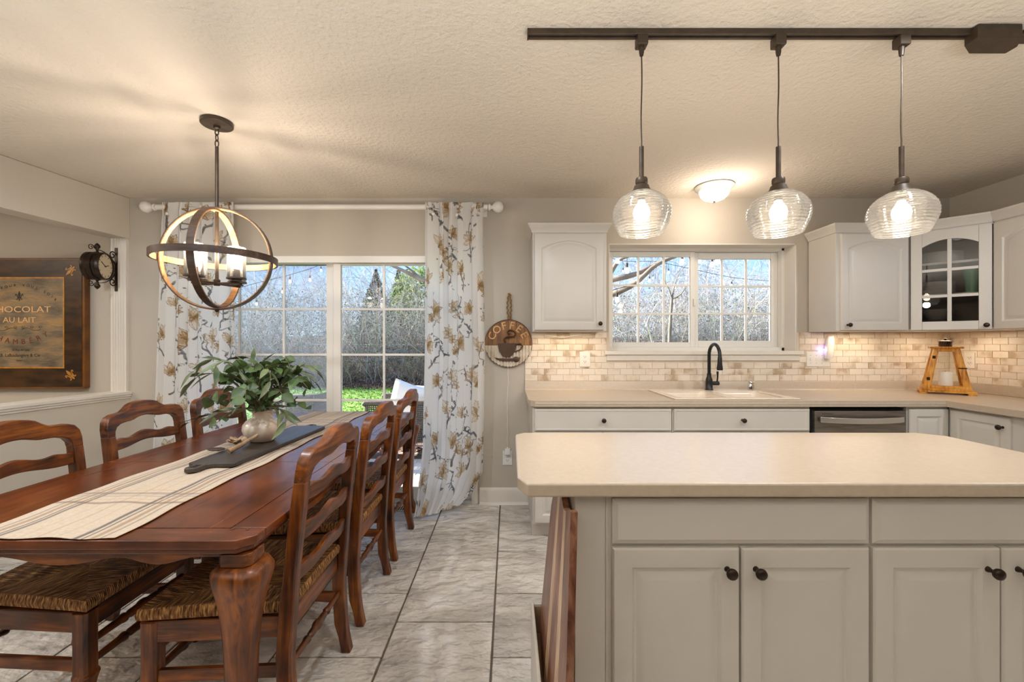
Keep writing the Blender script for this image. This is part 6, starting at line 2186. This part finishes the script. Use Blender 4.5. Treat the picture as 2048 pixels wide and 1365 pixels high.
# conifers and the leafing tree
def conifer(label, px, Y, pytop, wid, seed, cols):
    top_ = at(px, pytop, Y)
    base = GZ + 0.05 * (Y - 13.9)
    t = thing('evergreen_tree', label, 'tree', (top_.x, Y, base))
    Ht = top_.z - base
    MB().tube([(top_.x, Y, base - 0.1), (top_.x, Y, base + Ht * .95)], [0.16, 0.02], 8).build('trunk', M['bark'], t)
    def clus(rng, N):
        f = rng.uniform(0, 1, N) ** 0.8
        z = base + Ht * (0.12 + 0.88 * f)
        lay = 0.75 + 0.25 * np.abs(np.sin(f * 32))
        rad = wid * (1 - f) * lay * np.sqrt(rng.uniform(0.15, 1, N))
        a = rng.uniform(0, 2 * PI, N)
        return np.stack([top_.x + rad * np.cos(a), Y + rad * np.sin(a), z - 0.25 * rad], -1)
    o = flecks('foliage', 5000, (0, 1, 0, 1, 0, 1), 0.085, cols, seed, '', '', clus)
    o.data.transform(world_of(t).inverted())
    o.parent = t
conifer('tall dark evergreen tree, leftmost of the two behind the thicket', 752, 24, 540, 1.9, 41, [(60, 84, 70), (78, 100, 84), (48, 68, 58)])
conifer('greener evergreen tree right of the dark one, near the curtain', 797, 18.5, 542, 1.1, 42, [(54, 96, 60), (72, 118, 70), (44, 78, 52)])
lt_t = thing('leafing_tree', 'yellow-green leafing tree seen beside the right curtain', 'tree', (-3.6, 18.5, 0.1))
tc_ = at(850, 600, 18.5)
MB().tube([(tc_.x, 18.5, 0.1), (tc_.x, 18.5, tc_.z)], [0.12, 0.05], 8).build('trunk', M['bark'], lt_t)
def clus2(rng, N):
    v = rng.normal(0, 1, (N, 3)); v /= np.linalg.norm(v, axis=1, keepdims=True)
    r_ = rng.uniform(.3, 1, (N, 1)) ** .5
    return np.array([[tc_.x, 18.5, tc_.z]]) + v * r_ * np.array([[1.5, 1.2, 1.5]])
o = flecks('foliage', 9000, (0, 1, 0, 1, 0, 1), 0.06, [(150, 170, 96), (176, 190, 116), (120, 146, 74)], 43, '', '', clus2)
o.data.transform(world_of(lt_t).inverted()); o.parent = lt_t

# near bare tree: trunk hidden behind the wall between door and window, limbs cross both
nt = thing('bare_tree', 'bare grey tree whose limbs cross the window and the door top', 'tree', (0.35, 7.0, GZ))
tx_, ty_ = 0.35, 7.0
def limb(name, pts, r0, r1, m_=None):
    P = smooth_pts([Vector(p) for p in pts], 5)
    MB().tube(P, [r0 + (r1 - r0) * i / (len(P) - 1) for i in range(len(P))], 8).build(name, m_ or M['bark'], nt, smooth=60)
limb('trunk', [(tx_, ty_, GZ - 0.1), (tx_ + 0.03, ty_, 1.0), (tx_, ty_, 2.2), (tx_ - 0.05, ty_, 3.8)], 0.15, 0.09)
limb('branch', [(tx_, ty_, 1.35), at(1150, 610, 6.6), at(1222, 590, 6.2), at(1270, 567, 6.0), at(1313, 530, 5.9), at(1368, 506, 5.8), at(1450, 470, 5.7)], 0.055, 0.018)
limb('branch', [(tx_, ty_, 1.7), at(1150, 575, 6.6), at(1222, 560, 6.2), at(1272, 548, 6.1), at(1330, 520, 6.0), at(1375, 500, 5.9), at(1460, 455, 5.8)], 0.055, 0.018)
limb('branch', [(tx_, ty_, 2.1), at(960, 600, 6.6), at(860, 566, 6.3), at(820, 548, 6.2), at(785, 532, 6.1), at(720, 505, 6.0)], 0.05, 0.012)
limb('branch', [at(840, 556, 6.25), at(815, 535, 6.2), at(790, 520, 6.1)], 0.02, 0.006)
limb('branch', [at(1222, 545, 6.2), at(1240, 520, 6.1), at(1270, 508, 6.0), at(1300, 490, 6.0)], 0.035, 0.01)
sap = thing('sapling', 'slim pale sapling with forked twigs seen through the left window sash', 'tree', at(1340, 820, 9.0))
def slimb(pts, r0, r1, m_):
    P = smooth_pts([Vector(p) for p in pts], 5)
    MB().tube(P, [r0 + (r1 - r0) * i / (len(P) - 1) for i in range(len(P))], 6).build('branch', m_, sap, smooth=60)
b0 = at(1338, 700, 9); b0.z = GZ
slimb([b0, at(1339, 690, 9), at(1341, 640, 9), at(1344, 596, 9)], 0.045, 0.028, M['bark'])
slimb([at(1344, 598, 9), at(1360, 590, 8.9), at(1374, 572, 8.8)], 0.02, 0.006, M['bark'])
slimb([at(1344, 598, 9), at(1338, 580, 9), at(1330, 560, 9), at(1334, 520, 9)], 0.022, 0.006, M['bark'])
slimb([at(1344, 598, 9), at(1352, 560, 9), at(1372, 530, 9)], 0.016, 0.005, M['bark'])
M['pale_twig'] = mat('pale_twig', (214, 208, 204), rough=0.8)
slimb([b0, at(1300, 668, 8.0), at(1290, 655, 7.5), at(1265, 660, 7.3), at(1215, 678, 7.0)], 0.016, 0.006, M['pale_twig'])
slimb([at(1290, 655, 7.5), at(1300, 632, 7.4), at(1320, 600, 7.4)], 0.008, 0.003, M['pale_twig'])

# string lights
def string(label, pts, bulbs, rw=0.004, drop=None):
    o = thing('string_lights', label, 'string lights', pts[0])
    P = [Vector((pts[0].x, yo + 0.018, 2.8))] + smooth_pts([Vector(p) for p in pts], 6)
    MB().tube(P, rw, 5).build('cable', M['ink'], o)
    for (px_, py_, Y_, s_) in bulbs:
        s_ = s_ * 0.72
        c = at(px_, py_, Y_)
        # nearest cable height above the bulb
        best = min(P[1:], key=lambda q: (q.x - c.x) ** 2 + (q.y - c.y) ** 2)
        sk_ = MB().tube([(c.x, c.y, c.z + 0.10 * s_), (c.x, c.y, c.z + 0.035 * s_)], 0.017 * s_, 8)
        so = sk_.tube([(best.x, best.y, best.z), (c.x, c.y, c.z + 0.10 * s_)], 0.003, 5).build('socket', M['ink'], o)
        MB().lathe([(0, -0.05), (0.018, -0.044), (0.030, -0.022), (0.032, 0.0), (0.024, 0.025), (0.015, 0.042), (0, 0.043)], (0, 0, 0), 12).xf(Matrix.Translation(c) @ Matrix.Scale(s_, 4)).build('bulb', M['patio_bulb'], so, smooth=60)
string('near string lights across the top of the kitchen window', [at(1180, 470, 4.2), at(1254, 500, 4.3), at(1364, 494, 4.3), at(1454, 486, 4.4), at(1560, 470, 4.5)],
       [(1254, 541, 4.3, 1.0), (1364, 524, 4.3, 1.0), (1424, 529, 4.35, 0.9), (1492, 517, 4.4, 1.0), (1471, 513, 4.4, 0.7), (1399, 522, 4.4, 0.8)])
string('middle string lights sagging across both window sashes', [at(1190, 505, 6.5), at(1246, 522, 6.6), at(1310, 523, 6.7), at(1336, 528, 6.8), at(1400, 542, 7.0), at(1470, 556, 7.2), at(1560, 564, 7.4)],
       [(1337, 545, 6.8, 0.8), (1246, 543, 6.6, 0.7), (1299, 561, 6.7, .8), (1306, 556, 6.7, .6), (1463, 571, 7.2, .8), (1542, 581, 7.4, .9)])
string('single hanging bulb string at the left of the kitchen window', [at(1200, 590, 4.6), at(1234, 578, 4.6), at(1262, 572, 4.6)], [(1234, 600, 4.6, 1.0)])
string('string lights across the top of the sliding door', [at(440, 590, 6.3), at(500, 570, 6.3), at(580, 550, 6.3), at(642, 530, 6.3), at(700, 505, 6.3)],
       [(513, 608, 6.3, .8), (565, 584, 6.3, .8), (580, 563, 6.3, .9), (620, 560, 6.3, .9), (642, 541, 6.3, .7)])

# patio furniture
def wicker_panel(mb, o_, ax, w, h, n1, n2, r_=0.006):
    """lattice in plane spanned by ax and z"""
    for i in range(n1 + 1):
        a = Vector(o_) + Vector(ax) * (w * i / n1)
        mb.tube([a, a + Vector((0, 0, h))], r_, 4, caps=False)
    for j in range(n2 + 1):
        a = Vector(o_) + Vector((0, 0, h * j / n2))
        mb.tube([a, a + Vector(ax) * w], r_, 4, caps=False)
def patio_seat(label, x0, x1, y0, y1, cush):
    o = thing('patio_armchair', label, 'armchair', ((x0 + x1) / 2, (y0 + y1) / 2, GZ))
    for yy_ in (y0, y1):
        mb = MB()
        wicker_panel(mb, (x0, yy_, GZ + 0.22), (1, 0, 0), x1 - x0, 0.46, 34, 20)
        w_ = mb.build('wicker_side', M['rattan'], o)
        w_['kind'] = 'stuff'
        MB().tube([(x0 - .02, yy_, GZ + 0.66), (x0, yy_, GZ + 0.69), (x1, yy_, GZ + 0.70)], 0.030, 10).build('arm_rest', M['rattan'], o, smooth=50)
        for xx_ in (x0 + .02, x1 - .02):
            MB().tube([(xx_, yy_, GZ), (xx_, yy_, GZ + 0.66)], 0.020, 8).build('leg', M['rattan'], o)
    mb = MB()
    wicker_panel(mb, (x1, y0, GZ + 0.22), (0, 1, 0), y1 - y0, 0.55, 34, 22)
    w_ = mb.build('wicker_back', M['rattan'], o)
    w_['kind'] = 'stuff'
    MB().box(x0, x1, y0 + .02, y1 - .02, GZ + 0.22, GZ + 0.30).build('seat_base', M['rattan'], o, bevel=0.01)
    sc_ = tag(MB().ball(((x0 + x1) / 2 - 0.03, (y0 + y1) / 2, GZ + 0.40), 1, 24, 12, ((x1 - x0) * .52, (y1 - y0) * .46, 0.10)).build('seat_cushion', M['cushion'], o, smooth=80))
    return o
ac = patio_seat('grey wicker patio armchair with white cushions outside the door', -1.72, -0.86, 5.15, 5.95, 2)
def pillow(label, c, s, rot):
    mb = MB()
    n_ = 14
    for side_ in (-1, 1):
        b0_ = len(mb.v)
        for j in range(n_ + 1):
            for i in range(n_ + 1):
                u, v = 2 * i / n_ - 1, 2 * j / n_ - 1
                th_ = ((1 - u ** 4) * (1 - v ** 4)) ** 0.6
                pin = 1 - 0.07 * (1 - abs(u)) * abs(v) - 0.0
                pin2 = 1 - 0.07 * (1 - abs(v)) * abs(u)
                mb.v.append((u * s * pin2, side_ * 0.10 * th_, v * s * pin))
        for j in range(n_):
            for i in range(n_):
                a = b0_ + j * (n_ + 1) + i
                mb.f.append((a, a + 1, a + n_ + 2, a + n_ + 1))
    mb.xf(Matrix.Translation(c) @ rot)
    tag(mb.build('throw_pillow', M['cushion'], smooth=80), label, 'pillow')
pillow('white throw pillow leaning at the left of the patio armchair', (-1.22, 5.25, 0.56), 0.24, Matrix.Rotation(R(25), 4, 'Z') @ Matrix.Rotation(R(-14), 4, 'X') @ Matrix.Rotation(R(20), 4, 'Y'))
pillow('white throw pillow beside the right curtain on the patio armchair', (-0.98, 5.50, 0.52), 0.23, Matrix.Rotation(R(10), 4, 'Z') @ Matrix.Rotation(R(-10), 4, 'X'))
patio_seat('low grey wicker patio armchair seen behind the greenery', -2.95, -2.35, 5.2, 5.8, 1)
